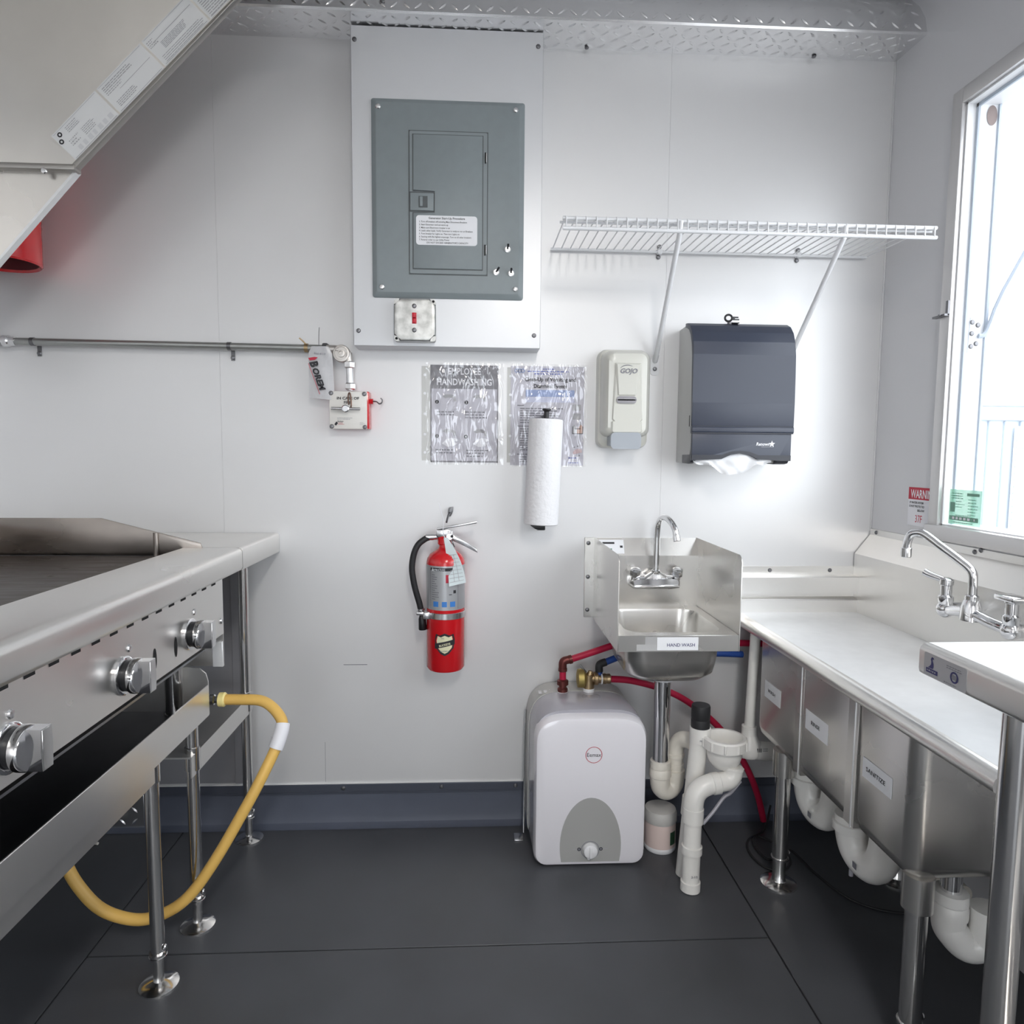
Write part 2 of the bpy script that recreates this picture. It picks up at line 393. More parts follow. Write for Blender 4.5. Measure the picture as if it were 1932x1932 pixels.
# serving window
win = struct('window_1', MB().box(1.188, 1.2, WY1, WY1 + 0.036, 0.915, 2.032, 0.002).box(1.188, 1.2, WY0 - 0.04, WY1, 1.995, 2.032, 0.002)
             .box(1.178, 1.2, WY0 - 0.04, WY1 + 0.036, 0.914, 0.951, 0.003).box(1.188, 1.2, WY0 - 0.036, WY0, 0.951, 1.995, 0.002), M['frame'])
part('jamb', MB().box(1.2, 1.285, WY1 - 0.004, WY1, WZ0, WZ1).box(1.2, 1.285, WY0, WY0 + 0.004, WZ0, WZ1).box(1.2, 1.285, WY0, WY1, WZ0, WZ0 + 0.004).box(1.2, 1.285, WY0, WY1, WZ1 - 0.004, WZ1), M['framew'], win)
part('track', MB().box(1.222, 1.227, WY1 - 0.012, WY1 - 0.004, WZ0, WZ1).box(1.222, 1.227, WY0, WY1, WZ1 - 0.012, WZ1 - 0.004), M['sidingd'], win, 'dark sliding track')
part('outer_strip', MB().box(1.277, 1.283, WY1 - 0.010, WY1 - 0.003, WZ0, WZ1), M['sidingd'], win)
part('pane', MB().box(1.212, 1.215, WY0 + 0.004, WY1 - 0.006, WZ0 + 0.004, WZ1 - 0.004), M['glass'], win, 'clear glass pane')
part('latch', MB().box(1.172, 1.19, -0.296, -0.290, 1.483, 1.488).box(1.184, 1.190, -0.309, -0.300, 1.483, 1.52).box(1.176, 1.188, -0.309, -0.262, 1.482, 1.487), M['screw'], win, 'black hook latch')
br = part('strut_bracket', MB().prism([(1.236, 1.39), (1.262, 1.395), (1.268, 1.44), (1.262, 1.47), (1.24, 1.478)], 1, WY1 - 0.008, WY1 - 0.004), M['framew'], win, 'white bracket of the hatch strut')
for x, z in ((1.243, 1.465), (1.258, 1.458), (1.243, 1.437), (1.243, 1.405), (1.256, 1.412)): put('bolt', SCREW, br, (x, WY1 - 0.008, z))
part('strut', MB().tube([(1.256, -0.325, 1.43), (1.275, -0.328, 1.442), (1.31, -0.33, 1.54), (1.42, -0.34, 1.76)], 0.006, 8, 3), M['sidingd'], win, 'grey gas strut of the hatch')
part('knot', Frame((1.262, WY1 - 0.0045, 1.965), (1, 0, 0), (0, 0, 1)).disc(0, 0, 0.024, 0.001, sx=0.55), M['brown'], win, 'brown oval patch')

# outside: yard and a pale trailer beyond the serving window
struct('ground_outside', MB().box(-12, 14, -16, 14, -0.9, -0.8), M['ground'])
tb = thing('neighbouring_trailer', (4.8, 2.6, -0.8), 'pale corrugated trailer seen through the serving window', 'trailer')
part('body', MB().box(2.95, 6.8, 2.01, 4.2, -0.55, 1.44), M['siding'], tb)
part('top_rail', MB().box(2.92, 6.85, 1.99, 4.2, 1.44, 1.525, 0.004), M['sidingd'], tb)
part('lower_rail', MB().box(2.94, 6.85, 1.985, 2.01, 1.355, 1.375, 0.002), M['sidingd'], tb)
for i in range(9):
    part('siding_rib', MB().box(3.0 + i * 0.1, 3.012 + i * 0.1, 1.992, 2.01, -0.5, 1.35, 0.003, 1), M['sidingd'], tb)
lv = part('louvre', MB().box(3.26, 3.75, 1.985, 1.992, 0.25, 1.32), M['siding'], tb)
for i in range(26): part('louvre_slat', MB().box(3.27, 3.74, 1.977, 1.986, 0.27 + i * 0.04, 0.28 + i * 0.04), M['sidingd'], lv)

# unseen ceiling fill lamp, added behind the camera to brighten the room
lamp = thing('fill_lamp', (0.35, -2.9, 2.42), 'long slim white fill lamp added out of view on the ceiling behind the viewpoint', 'lamp')
part('housing', MB().box(0.23, 0.47, -3.5, -2.3, 2.39, 2.42, 0.006), M['alum'], lamp)
part('diffuser', MB().box(0.24, 0.46, -3.48, -2.32, 2.382, 2.39), M['glow'], lamp)
# ================================================================== electrical panel and switch
FB = lambda y: Frame((0, y, 0), (1, 0, 0), (0, 0, 1))     # a surface facing the viewer, a = x, b = z
bp = thing('breaker_panel', (-0.085, 0, 1.418), 'grey breaker panel set in a tall pale metal surround on the back wall', 'electrical panel')
sb = MB().box(-0.3415, 0.1735, -0.080, 0.0, 1.4185, 2.255, 0.0015, 1)
part('surround', sb, M['alum'], bp, 'pale metal surround plate')
for x, z in ((-0.331, 2.218), (0.159, 2.218), (-0.328, 1.459), (0.156, 1.454)): put('screw', SCREW, bp, (x, -0.080, z))
cov = MB(); cr = [rrect(-0.082, 1.809, 0.412 - 2 * i, 0.520 - 2 * i, 0.006, 3) for i in (0, 0.0, 0.012, 0.014)]
cov.loft([[(x, y, z) for x, z in r] for r, y in zip(cr, (-0.080, -0.084, -0.093, -0.0935))])
cover = part('cover', cov, M['grey'], bp, 'grey cover plate')
for x, z in ((-0.268, 2.044), (0.099, 2.046), (-0.261, 1.575), (0.102, 1.576)): put('cover_screw', SCREWB, cover, (x, -0.0935, z), label='bright slotted screw')
part('door_rebate', MB().box(-0.188, 0.0255, -0.0942, -0.0932, 1.609, 1.986), M['greyd'], cover)
part('door_frame', MB().loft([[(x, -0.0932, z) for x, z in rrect(-0.08125, 1.7975, 0.2095, 0.373, 0.003, 2)], [(x, -0.0965, z) for x, z in rrect(-0.08125, 1.7975, 0.2075, 0.371, 0.003, 2)]]), M['grey'], cover)
dp = [(-0.1755, 1.6245), (0.0105, 1.6245), (0.0105, 1.9735), (-0.1755, 1.9735), (-0.1755, 1.829), (-0.1165, 1.829), (-0.1165, 1.770), (-0.1755, 1.770)]
dq = [(x + dx, z + dz) for (x, z), (dx, dz) in zip(dp, ((-.0022, -.0022), (.0022, -.0022), (.0022, .0022), (-.0022, .0022), (-.0022, -.0022), (.0022, -.0022), (.0022, .0022), (-.0022, .0022)))]
part('door_groove', MB().prism(dq, 1, -0.0969, -0.0960), M['greyd'], cover)
door = part('door', MB().prism(dp, 1, -0.0995, -0.0960, 0.0012), M['grey'], bp, 'hinged grey breaker door')
la = part('latch', MB().box(-0.1835, -0.1205, -0.1000, -0.096, 1.7765, 1.8225, 0.0015), M['grey'], door)
part('latch_gap', Frame((0, -0.0966, 0), (1, 0, 0), (0, 0, 1)).card(-0.1865, -0.1180, 1.773, 1.826), M['greyd'], la)
part('slide_recess', MB().box(-0.161, -0.137, -0.1006, -0.0999, 1.784, 1.814), M['greyd'], la)
part('slide', MB().box(-0.158, -0.150, -0.1035, -0.1, 1.786, 1.812, 0.001), M['grey'], la)
for z in (1.918, 1.677):
    h = part('hinge', MB().box(0.0165, 0.0195, -0.0995, -0.0965, z - 0.014, z + 0.014), M['dark'], door)
    part('hinge_pin', MB().cyl((0.021, -0.0985, z - 0.012), (0.021, -0.0985, z + 0.012), 0.0018, seg=8), M['screwb'], h)
F = FB(-0.0996)
st = part('instruction_sticker', F.card(-0.168, -0.003, 1.6865, 1.764, 0.0006, 0.008), M['white'], door, 'white sticker with numbered generator start-up steps')
F.text('Generator Start-Up Procedure', -0.0855, 1.7545, 0.0078, M['ink'], st, 'CENTER', 0.012)
for i, t in enumerate(('1. Turn off breakers off including Main Disconnect Breakers', '2. Start Generator and Let warm up', '3. Make sure Electronics breaker is on', '4. Leads other loads. Verify Generator is ready to run on Breakers',
                       '5. Turn breaker for Lights on, Then turn Lights on', '6. Starting with the highest amperage, Turn on all other breakers', '7. Reverse order to use Utility Power')):
    F.text(t, -0.160, 1.7455 - i * 0.0079, 0.0062, M['ink'], st, bold=0.004, sx=0.86)
F.text("DO NOT EXCEED GENERATOR'S CAPACITY", -0.0835, 1.6905, 0.0062, M['ink'], st, 'CENTER', 0.008, sx=0.92)
for x, z, a in ((0.080, 1.6815, 0.1), (0.049, 1.620, 0.9), (0.090, 1.618, 0.0)):
    k = part('toggle_switch', MB().lathe([(0.0085, 0), (0.0085, 0.003), (0.006, 0.0035), (0.006, 0.006)], (x, -0.0935, z), (0, -1, 0), 16), M['screwb'], cover, 'small toggle with bright collar')
    part('lever', MB().cyl((x, -0.099, z), (x + 0.008 * a, -0.112, z + 0.008), 0.0022, 0.003, 10), M['ink'], k)

sw = thing('switch_box', (-0.1715, -0.08, 1.429), 'square galvanised switch box with red toggle under the grey breaker panel', 'switch')
part('box', MB().loft([[(x, y, z) for x, z in rrect(-0.1715, 1.4855, 0.112, 0.113, 0.007, 3)] for y in (-0.080, -0.106)]), M['galv'], sw)
n = 0.013; x0, x1, z0, z1 = -0.2265, -0.1165, 1.4305, 1.5405
def notch(x, z, sx, sz): return [(x + sx * n * 1.15, z), (x + sx * n, z + sz * n * 0.6), (x + sx * n * 0.6, z + sz * n), (x, z + sz * n * 1.15)]
cp = notch(x0, z1, 1, -1)[::-1] + notch(x1, z1, -1, -1) + notch(x1, z0, -1, 1)[::-1] + notch(x0, z0, 1, 1)
sc = part('cover_plate', MB().prism(cp, 1, -0.1125, -0.106, 0.0022), M['galv'], sw, 'raised mottled cover with notched corners')
part('cover_edge', MB().prism([(x * 1.0 + (0.0012 if x > -0.1715 else -0.0012), z + (0.0012 if z > 1.4855 else -0.0012)) for x, z in cp], 1, -0.1085, -0.1060), M['greyd'], sw)
tg = part('toggle', MB().box(-0.1785, -0.1665, -0.1135, -0.112, 1.4745, 1.5035).box(-0.1775, -0.1675, -0.1225, -0.112, 1.489, 1.5025, 0.0015).box(-0.1775, -0.1675, -0.1175, -0.112, 1.4755, 1.489, 0.0015), M['redp'], sw, 'red toggle')
for z in (1.5215, 1.4575): put('cover_screw', SCREW, sw, (-0.1725, -0.1125, z))
for x, z in ((-0.2215, 1.4355), (-0.1215, 1.5355)): part('screw_hole', FB(-0.1063).disc(x, z, 0.0035), M['dark'], sw)

# ================================================================== conduit run, pull station, bag
cd_ = thing('conduit_pipe', (-0.9, 0, 1.42), 'thin grey conduit running along the back wall from the left edge', 'pipe')
zx = lambda x: 1.4235 - (x + 1.36) * 0.0072
part('tube', MB().tube([(-1.36, -0.03, zx(-1.36)), (-0.425, -0.03, zx(-0.425))], 0.0098, 14, 1), mat('conduit_grey', (0.42, 0.43, 0.42), 0.38, 0.85), cd_)
part('coupling', MB().lathe([(0.012, 0), (0.016, 0.002), (0.016, 0.016), (0.0125, 0.019), (0.0125, 0.034)], (-1.306, -0.03, zx(-1.3)), (1, 0, 0), 12), M['chrome'], cd_, 'chrome coupling')
for x in (-1.232, -0.7):
    c = part('strap', MB().lathe([(0.0115, 0), (0.0115, 0.010)], (x, -0.03, zx(x)), (1, 0, 0), 16).box(x, x + 0.010, -0.004, 0, zx(x) - 0.036, zx(x) - 0.008), M['screw'], cd_, 'one-hole pipe strap')
    put('screw', SCREW, c, (x + 0.005, -0.004, zx(x) - 0.028))
part('strap', MB().lathe([(0.0125, 0), (0.0125, 0.010)], (-0.487, -0.03, zx(-0.487)), (1, 0, 0), 16).tube([(-0.482, -0.036, 1.427), (-0.492, -0.04, 1.437), (-0.499, -0.042, 1.443)], 0.002, 8, 3), M['brass'], cd_, 'brass strap with bent end')
part('hex_nut', MB().lathe([(0.014, 0), (0.015, 0.004), (0.015, 0.012), (0.011, 0.018)], (-0.437, -0.03, zx(-0.43)), (1, 0, 0), 6), M['screw'], cd_, 'dark hex connector')
el = part('corner_pulley', MB().lathe([(0.021, 0), (0.024, 0.002), (0.024, 0.020), (0.0225, 0.022), (0.018, 0.0225), (0.0175, 0.020), (0.011, 0.020), (0.0105, 0.024), (0.006, 0.0245), (0.0055, 0.021), (0.001, 0.021)], (-0.383, -0.024, 1.402), (0, -1, 0), 28)
          .cyl((-0.425, -0.034, 1.415), (-0.39, -0.034, 1.413), 0.0115, seg=14).cyl((-0.366, -0.034, 1.405), (-0.364, -0.034, 1.376), 0.0115, seg=14), mat('cast_zinc', (0.60, 0.57, 0.54), 0.4, 0.9), cd_, 'round cast corner pulley')
part('hex_nut', MB().lathe([(0.0125, 0), (0.0155, 0.003), (0.0155, 0.016), (0.0125, 0.019)], (-0.3625, -0.034, 1.381), (0, 0, -1), 6), M['screwb'], cd_, 'bright hex connector')
part('tube', MB().cyl((-0.362, -0.034, 1.365), (-0.3605, -0.034, 1.300), 0.0098, seg=14), M['screwb'], cd_)
part('hex_nut', MB().lathe([(0.0125, 0), (0.0155, 0.003), (0.0155, 0.016), (0.0125, 0.019)], (-0.361, -0.034, 1.321), (0, 0, -1), 6), M['screwb'], cd_, 'bright hex connector')

ps = thing('pull_station', (-0.362, 0, 1.192), 'red fire pull box with ivory faceplate and T-handle on the back wall', 'fire alarm')
part('box', MB().box(-0.4155, -0.3075, -0.044, 0, 1.192, 1.297, 0.002), M['red'], ps)
fp = part('faceplate', MB().box(-0.417, -0.312, -0.0495, -0.044, 1.191, 1.2965, 0.002), M['ivory'], ps, 'ivory faceplate')
F = FB(-0.0496)
F.text('IN CASE OF', -0.3645, 1.2735, 0.0105, M['ink'], fp, 'CENTER', 0.02, sx=1.15)
F.text('FIRE', -0.366, 1.2620, 0.0105, M['ink'], fp, 'CENTER', 0.02, sx=1.1)
part('small_print', F.bars(lines(-0.395, -0.337, 1.2225, 2, 0.0035, 0.0012) + lines(-0.332, -0.318, 1.210, 3, 0.003, 0.001)), M['inkl'], fp)
part('red_print', F.bars(lines(-0.392, -0.372, 1.2085, 2, 0.0035, 0.0014)), M['redink'], fp)
part('logo_mark', F.poly([(-0.403, 1.2045), (-0.399, 1.200), (-0.393, 1.207), (-0.397, 1.212)]), M['ink'], fp)
F.text('Buckeye', -0.395, 1.2105, 0.0062, M['ink'], fp, bold=0.01, shear=0.3, sx=0.8)
for x, z in ((-0.4115, 1.291), (-0.319, 1.2895), (-0.4105, 1.198), (-0.318, 1.197)): put('screw', SCREW, fp, (x, -0.0495, z))
part('t_handle', MB().cyl((-0.408, -0.066, 1.2475), (-0.328, -0.066, 1.2465), 0.0042, seg=12).lathe([(0.0105, 0), (0.0105, 0.008), (0.008, 0.010)], (-0.3685, -0.062, 1.247), (0, -1, 0), 20).cyl((-0.3685, -0.049, 1.247), (-0.3685, -0.064, 1.247), 0.004), M['screwb'], ps, 'bright metal T-handle')
part('pull_pin', MB().tube([(-0.3555, -0.062, 1.250), (-0.3525, -0.068, 1.256), (-0.3535, -0.066, 1.275), (-0.3565, -0.064, 1.290), (-0.3605, -0.062, 1.288), (-0.362, -0.062, 1.275), (-0.3595, -0.064, 1.258)], 0.0022, 8, 5), mat('pin_bronze', (0.22, 0.14, 0.11), 0.4, 0.8), ps, 'bronze pin loop')
part('side_lug', MB().cyl((-0.3075, -0.025, 1.271), (-0.298, -0.025, 1.271), 0.0075, seg=8), M['red'], ps)
part('hook', MB().tube([(-0.300, -0.027, 1.271), (-0.288, -0.03, 1.270), (-0.280, -0.032, 1.264), (-0.273, -0.032, 1.267), (-0.2715, -0.032, 1.275), (-0.276, -0.032, 1.280)], 0.0019, 8, 5), M['screw'], ps, 'open wire hook')

bg_ = thing('plastic_bag', (-0.45, -0.045, 1.28), 'small cloudy plastic bag with slanting black lettering hanging from the conduit', 'bag')
def bagf(u, v):
    x = -0.474 + 0.066 * u + (0.006 * (1 - v) * (1 if u > .5 else .4)); z = 1.278 + 0.142 * v - 0.006 * u * (1 - v) * 1.2
    if v > 0.86: x = x + (0.5 - u) * 0.02 * (v - 0.86) / 0.14
    return Vector((x, -0.0462 - 0.006 * math.sin(PI * u) * (0.4 + 0.6 * (1 - v)) - 0.001 * math.sin(9 * u + 7 * v), z))
part('sheet', MB().grid(bagf, 10, 14), M['bag'], bg_, thick=0.0008)
F = Frame((-0.455, -0.0565, 1.375), (math.cos(-1.23), 0, math.sin(-1.23)), (-math.sin(-1.23), 0, math.cos(-1.23)))
F.text('B', -0.004, -0.0125, 0.030, M['ink'], bg_, bold=0.05, shear=0.15, sx=0.9)
F.text('OREM', 0.0145, -0.0120, 0.0225, M['ink'], bg_, bold=0.05, shear=0.2, sx=1.04)
part('red_underline', F.bars([(-0.002, 0.088, -0.017, -0.0155)]), M['redink'], bg_)
part('red_bird_mark', F.poly([(-0.016, -0.012), (-0.008, -0.010), (-0.005, 0.004), (-0.009, 0.014), (-0.013, 0.006)]), M['redink'], bg_)
FB(-0.052).text('Inst 4/19', -0.457, 1.3975, 0.0088, M['inkg'], bg_, shear=0.3, rot=-0.08)
part('zip_tie', MB().tube([(-0.4465, -0.028, 1.475), (-0.445, -0.042, 1.44), (-0.4445, -0.0435, 1.405)], 0.0009, 6, 4), M['screw'], bg_, 'upright tail of a dark wire tie')

# ================================================================== two posters in clear sleeves
def poster(name, label, x0, x1, z0, z1, sx0, sx1, sz0, sz1):
    t = thing(name, ((x0 + x1) / 2, 0, z0), label, 'poster')
    pg = part('page', FB(-0.0012).card(x0, x1, z0, z1, 0.0003), M['page'], t)
    def f(u, v):
        x = sx0 + (sx1 - sx0) * u; z = sz0 + (sz1 - sz0) * v; e = min(u, 1 - u, v, 1 - v)
        d = 0.0042 + 0.0030 * min(1, e * 8) * (math.sin(15 * u + 4 * math.sin(5 * v)) * math.cos(3.5 * v + 2 * u) + 0.5 * math.sin(31 * u + 11 * v + 3 * math.sin(6 * v)))
        return Vector((x, -max(0.0022, d), z))
    part('sleeve', MB().grid(f, 70, 46), M['sleeve'], t, 'creased clear sheet protector')
    part('punched_strip', MB().box(sx0 - 0.012, sx0 + 0.016, -0.0012, -0.0006, sz0 + 0.012, sz1 - 0.01), mat('sleeve_strip', (0.58, 0.58, 0.56), 0.25), t, 'grey binder strip of the sleeve')
    for zz in (0.12, 0.3, 0.5, 0.7, 0.88): part('punch_hole', FB(-0.0012).disc(sx0 - 0.003, sz0 + (sz1 - sz0) * zz, 0.004), M['white'], t)
    return t, pg
p1, g1 = poster('handwashing_poster', 'grey employee handwashing poster in a creased clear sleeve below the breaker panel', -0.137, 0.060, 1.099, 1.380, -0.150, 0.076, 1.092, 1.386)
F = FB(-0.0016)
part('header', F.card(-0.137, 0.060, 1.312, 1.380, 0.0002), M['paged'], g1)
part('border', F.bars([(-0.137, -0.1335, 1.099, 1.312), (0.0565, 0.060, 1.099, 1.312), (-0.137, 0.060, 1.099, 1.1035)]), M['paged'], g1)
F.text('EMPLOYEE', -0.039, 1.3530, 0.0265, M['paper_w'], g1, 'CENTER', 0.022, sx=0.76)
F.text('HANDWASHING', -0.039, 1.3225, 0.0265, M['paper_w'], g1, 'CENTER', 0.022, sx=0.80)
for x, z, t in ((-0.118, 1.274, '1'), (-0.033, 1.273, '2'), (-0.118, 1.175, '3'), (-0.034, 1.174, '4')):
    part('number_disc', F.disc(x, z, 0.0055), M['ink'], g1); F.text(t, x, z - 0.0028, 0.0085, M['white'], g1, 'CENTER', 0.02, e=0.0012)
part('caption_print', F.bars(lines(-0.118, -0.055, 1.247, 2, 0.008, 0.0035, (.6, 1)) + lines(-0.036, 0.038, 1.247, 3, 0.008, 0.0035, (.5, 1)) + lines(-0.122, -0.05, 1.137, 2, 0.0085, 0.0035, (.7, 1)) + lines(-0.032, 0.035, 1.136, 3, 0.0085, 0.0035, (.7, 1))), M['inkg'], g1)
def blob(F, cx, cz, s, pts, m, par, nm): part(nm, F.poly([(cx + s * a, cz + s * b) for a, b in pts], 0.0006), m, par)
TAP = [(-1, .5), (-.6, .8), (.2, .8), (.7, .5), (.8, -.1), (.5, -.1), (.4, .3), (-.2, .4), (-.6, .3)]
HND = [(-1, -.6), (-.5, -.1), (.1, .1), (.8, 0), (1, -.2), (.5, -.4), (.9, -.6), (.4, -.9), (-.3, -1)]
for cx, cz in ((-0.080, 1.272), (0.008, 1.272), (-0.080, 1.172), (0.010, 1.172)):
    blob(F, cx, cz + 0.006, 0.022, TAP, M['inkl'], g1, 'tap_drawing'); blob(F, cx, cz - 0.004, 0.024, HND, M['page'] if cz > 1.2 else M['paper_w'], g1, 'hand_drawing')

p2, g2 = poster('clean_up_poster', 'clean-up instructions poster in a clear sleeve, partly behind the paper towel roll', 0.096, 0.312, 1.092, 1.380, 0.098, 0.320, 1.088, 1.386)
F = FB(-0.0016)
F.text('Clean-Up of Vomiting and', 0.2115, 1.3370, 0.0158, M['ink'], g2, 'CENTER', 0.025, sx=0.90)
F.text('Diarrheal Events', 0.2115, 1.3175, 0.0158, M['ink'], g2, 'CENTER', 0.025, sx=0.92)
part('top_print', F.bars(lines(0.19, 0.225, 1.3735, 1, 0.005, 0.003, (1, 1)) + lines(0.145, 0.265, 1.3665, 1, 0.005, 0.003, (1, 1)) + lines(0.165, 0.245, 1.3595, 1, 0.005, 0.003, (1, 1))), M['inkb'], g2)
for k in range(3): part('round_logo', F.disc(0.113 + 0.009 * k, 1.3665, 0.0062, r2=0.0036), M['blueband'], g2)
part('blue_band', F.card(0.140, 0.283, 1.292, 1.312, 0.0002), M['blueband'], g2)
part('pale_band', F.card(0.140, 0.283, 1.276, 1.291, 0.0002), mat('pale_blue_print', (0.58, 0.60, 0.74), 0.6), g2)
part('list_print', F.bars(lines(0.116, 0.25, 1.268, 1, 0.006, 0.003, (.14, .16)) + lines(0.124, 0.25, 1.2595, 7, 0.0068, 0.0032, (.7, 1)) + lines(0.116, 0.25, 1.208, 1, .006, .003, (.2, .3)) + lines(0.124, 0.25, 1.2, 10, 0.0068, 0.0032, (.6, 1)) + lines(0.116, 0.25, 1.126, 1, .006, .003, (.2, .3)) + lines(0.124, 0.25, 1.118, 3, 0.0068, 0.0032, (.6, 1))), M['inkg'], g2)
part('side_print', F.bars(lines(0.268, 0.298, 1.116, 1, 0.007, 0.003, (.8, 1)) + lines(0.268, 0.300, 1.102, 1, 0.007, 0.003, (.9, 1))), M['inkb'], g2)
for z, m_ in ((1.262, 'inkl'), (1.236, 'inkl')):
    part('icon', F.card(0.278, 0.303, z - 0.009, z + 0.009, 0.0002, 0.003), M[m_], g2)
part('house_icon', F.poly([(0.279, 1.186), (0.309, 1.186), (0.309, 1.206), (0.304, 1.213), (0.299, 1.206), (0.294, 1.201), (0.289, 1.206), (0.284, 1.213), (0.279, 1.206)]), M['orange'], g2)
part('house_icon_shade', F.poly([(0.279, 1.186), (0.292, 1.186), (0.292, 1.201), (0.289, 1.206), (0.284, 1.213), (0.279, 1.206)], 0.0013), M['inkl'], g2)
part('house_outline', F.bars([(0.278, 0.310, 1.185, 1.187), (0.278, 0.280, 1.186, 1.207), (0.308, 0.310, 1.186, 1.207), (0.286, 0.302, 1.199, 1.2015)], 0.0015), M['ink'], g2)
part('pink_icon', F.poly([(0.281, 1.131), (0.287, 1.139), (0.297, 1.142), (0.307, 1.139), (0.308, 1.131), (0.300, 1.129), (0.291, 1.127), (0.283, 1.125)]), M['pink'], g2)
part('pink_icon_specks', F.bars([(0.282, 0.287, 1.1445, 1.1475), (0.293, 0.297, 1.1475, 1.1505), (0.298, 0.302, 1.120, 1.123)]), M['inkg'], g2)

# ================================================================== paper towel roll on its holder
A, Bt = Vector((0.1925, -0.085, 1.2235)), Vector((0.1815, -0.085, 0.926)); ax = (A - Bt).normalized()
hd = thing('towel_holder', (0.187, 0, 0.91), 'black upright holder bar carrying the white paper towel roll', 'holder')
part('rod', MB().cyl(Bt - ax * 0.012, A + ax * 0.027, 0.0072, seg=14), M['black'], hd)
part('end_cap', MB().lathe([(0.0075, 0), (0.0095, 0.003), (0.0125, 0.005), (0.0125, 0.008), (0.006, 0.0095)], A + ax * 0.020, ax, 20), M['black'], hd)
part('lower_arm', MB().prism([(0.0, 0.922), (-0.078, 0.924), (-0.098, 0.9225), (-0.098, 0.911), (-0.088, 0.909), (-0.02, 0.905), (0, 0.905)], 0, 0.172, 0.190, 0.002).prism([(0.150, 0.924), (0.192, 0.9235), (0.192, 0.911), (0.178, 0.9105), (0.163, 0.9145)], 1, -0.102, -0.068, 0.0015), M['black'], hd)
part('upper_arm', MB().box(0.1865, 0.1965, -0.085, 0, 1.231, 1.238, 0.002), M['black'], hd)
rl = thing('paper_towel_roll', Bt, 'upright white quilted paper towel roll in front of the clean-up poster', 'paper towel')
rp = [(0.009, 0), (0.046, 0), (0.0485, 0.002), (0.0488, 0.15), (0.0482, 0.293), (0.046, 0.2965), (0.0195, 0.2965), (0.009, 0.2965)]
part('sheets', MB().lathe(rp, Bt, ax, 48), M['towel'], rl)
part('core', MB().lathe([(0.0098, 0.001), (0.019, 0.001), (0.019, 0.2978), (0.0098, 0.2978)], Bt, ax, 24), mat('cardboard', (0.45, 0.36, 0.26), 0.8), rl)
part('loose_edge', MB().grid(lambda u, v: Bt + ax * (0.003 + 0.29 * v) + Vector((0.0490 * math.cos(-2.2 + u * 0.5) , 0.0490 * math.sin(-2.2 + u * 0.5), 0)) * (1.0 + 0.012 * (1 - u)), 6, 8), M['towel'], rl, thick=0.0006)
# ================================================================== soap dispenser
sd = thing('soap_dispenser', (0.42, 0, 1.145), 'cream soap dispenser with grey push bar beside the clean-up poster', 'soap dispenser')
part('back_plate', MB().loft([[(x, y, z) for x, z in rrect(0.4215, 1.2865, w_, h_, 0.026, 6)] for w_, h_, y in ((0.150, 0.284, 0), (0.150, 0.284, -0.018), (0.144, 0.278, -0.030), (0.130, 0.262, -0.034))]), M['cream'], sd)
def sect(y, x0, x1, z0, z1, r, arch):
    return [(x, y, z + (arch * (1 - ((x - (x0 + x1) / 2) / ((x1 - x0) / 2)) ** 2) if z > (z0 + z1) / 2 else 0)) for x, z in rrect((x0 + x1) / 2, (z0 + z1) / 2, x1 - x0, z1 - z0, r, 6)]
body = part('cover', MB().loft([sect(-0.028, 0.353, 0.4935, 1.176, 1.418, 0.022, 0.004), sect(-0.060, 0.354, 0.491, 1.178, 1.4165, 0.022, 0.005), sect(-0.084, 0.358, 0.480, 1.180, 1.411, 0.020, 0.005), sect(-0.094, 0.366, 0.474, 1.186, 1.404, 0.017, 0.005), sect(-0.0965, 0.378, 0.462, 1.194, 1.392, 0.012, 0.004)]), M['cream'], sd)
part('front_panel', MB().loft([[(x, y, z) for x, z in p] for p, y in (([(0.376, 1.222), (0.384, 1.214), (0.456, 1.214), (0.464, 1.222), (0.459, 1.382), (0.381, 1.382)], -0.095), ([(0.379, 1.226), (0.386, 1.218), (0.454, 1.218), (0.461, 1.226), (0.451, 1.378), (0.389, 1.378)], -0.1005))]), M['cream'], body, angle=20)
part('centre_ridge', MB().loft([[(x, y, z) for x, z in p] for p, y in (([(0.390, 1.290), (0.442, 1.290), (0.455, 1.3795), (0.382, 1.3795)], -0.100), ([(0.394, 1.292), (0.438, 1.292), (0.449, 1.376), (0.388, 1.376)], -0.1045))]), M['cream'], body, angle=20)
part('level_window', MB().loft([[(x, y, z) for x, z in rrect(0.4155, 1.278, w_, h_, 0.009, 5)] for w_, h_, y in ((0.056, 0.0205, -0.099), (0.056, 0.0205, -0.1038), (0.050, 0.0145, -0.1042))]), M['lens'], sd, 'grey oval level window')
part('lower_front', MB().loft([[(x, y, z) for x, z in rrect(0.4185, 1.2035, w_, 0.030, 0.003, 2)] for w_, y in ((0.090, -0.095), (0.080, -0.101))]), M['cream'], body)
pb = part('push_bar', MB().loft([[(x, -0.098 - 0.012 * math.sin(PI * min(max((x - 0.372) / 0.09, 0), 1)) * k, z) for x, z in rrect(0.4175, 1.1645, 0.086, 0.047, 0.012, 5)] for k in (0, 1)] ).box(0.376, 0.459, -0.098, -0.03, 1.150, 1.186, 0.004), M['pushbar'], sd, 'grey push bar')
F = FB(-0.1046)
F.text('GOJO', 0.4185, 1.3515, 0.0185, M['inkg'], sd, 'CENTER', 0.03, shear=0.25, sx=1.0)
part('logo_swoosh', MB().tube([(0.396, -0.105, 1.3655), (0.405, -0.105, 1.3715), (0.418, -0.105, 1.3735), (0.430, -0.105, 1.371)], lambda t: 0.0004 + 0.0009 * math.sin(PI * t), 6, 5), M['inkg'], sd)

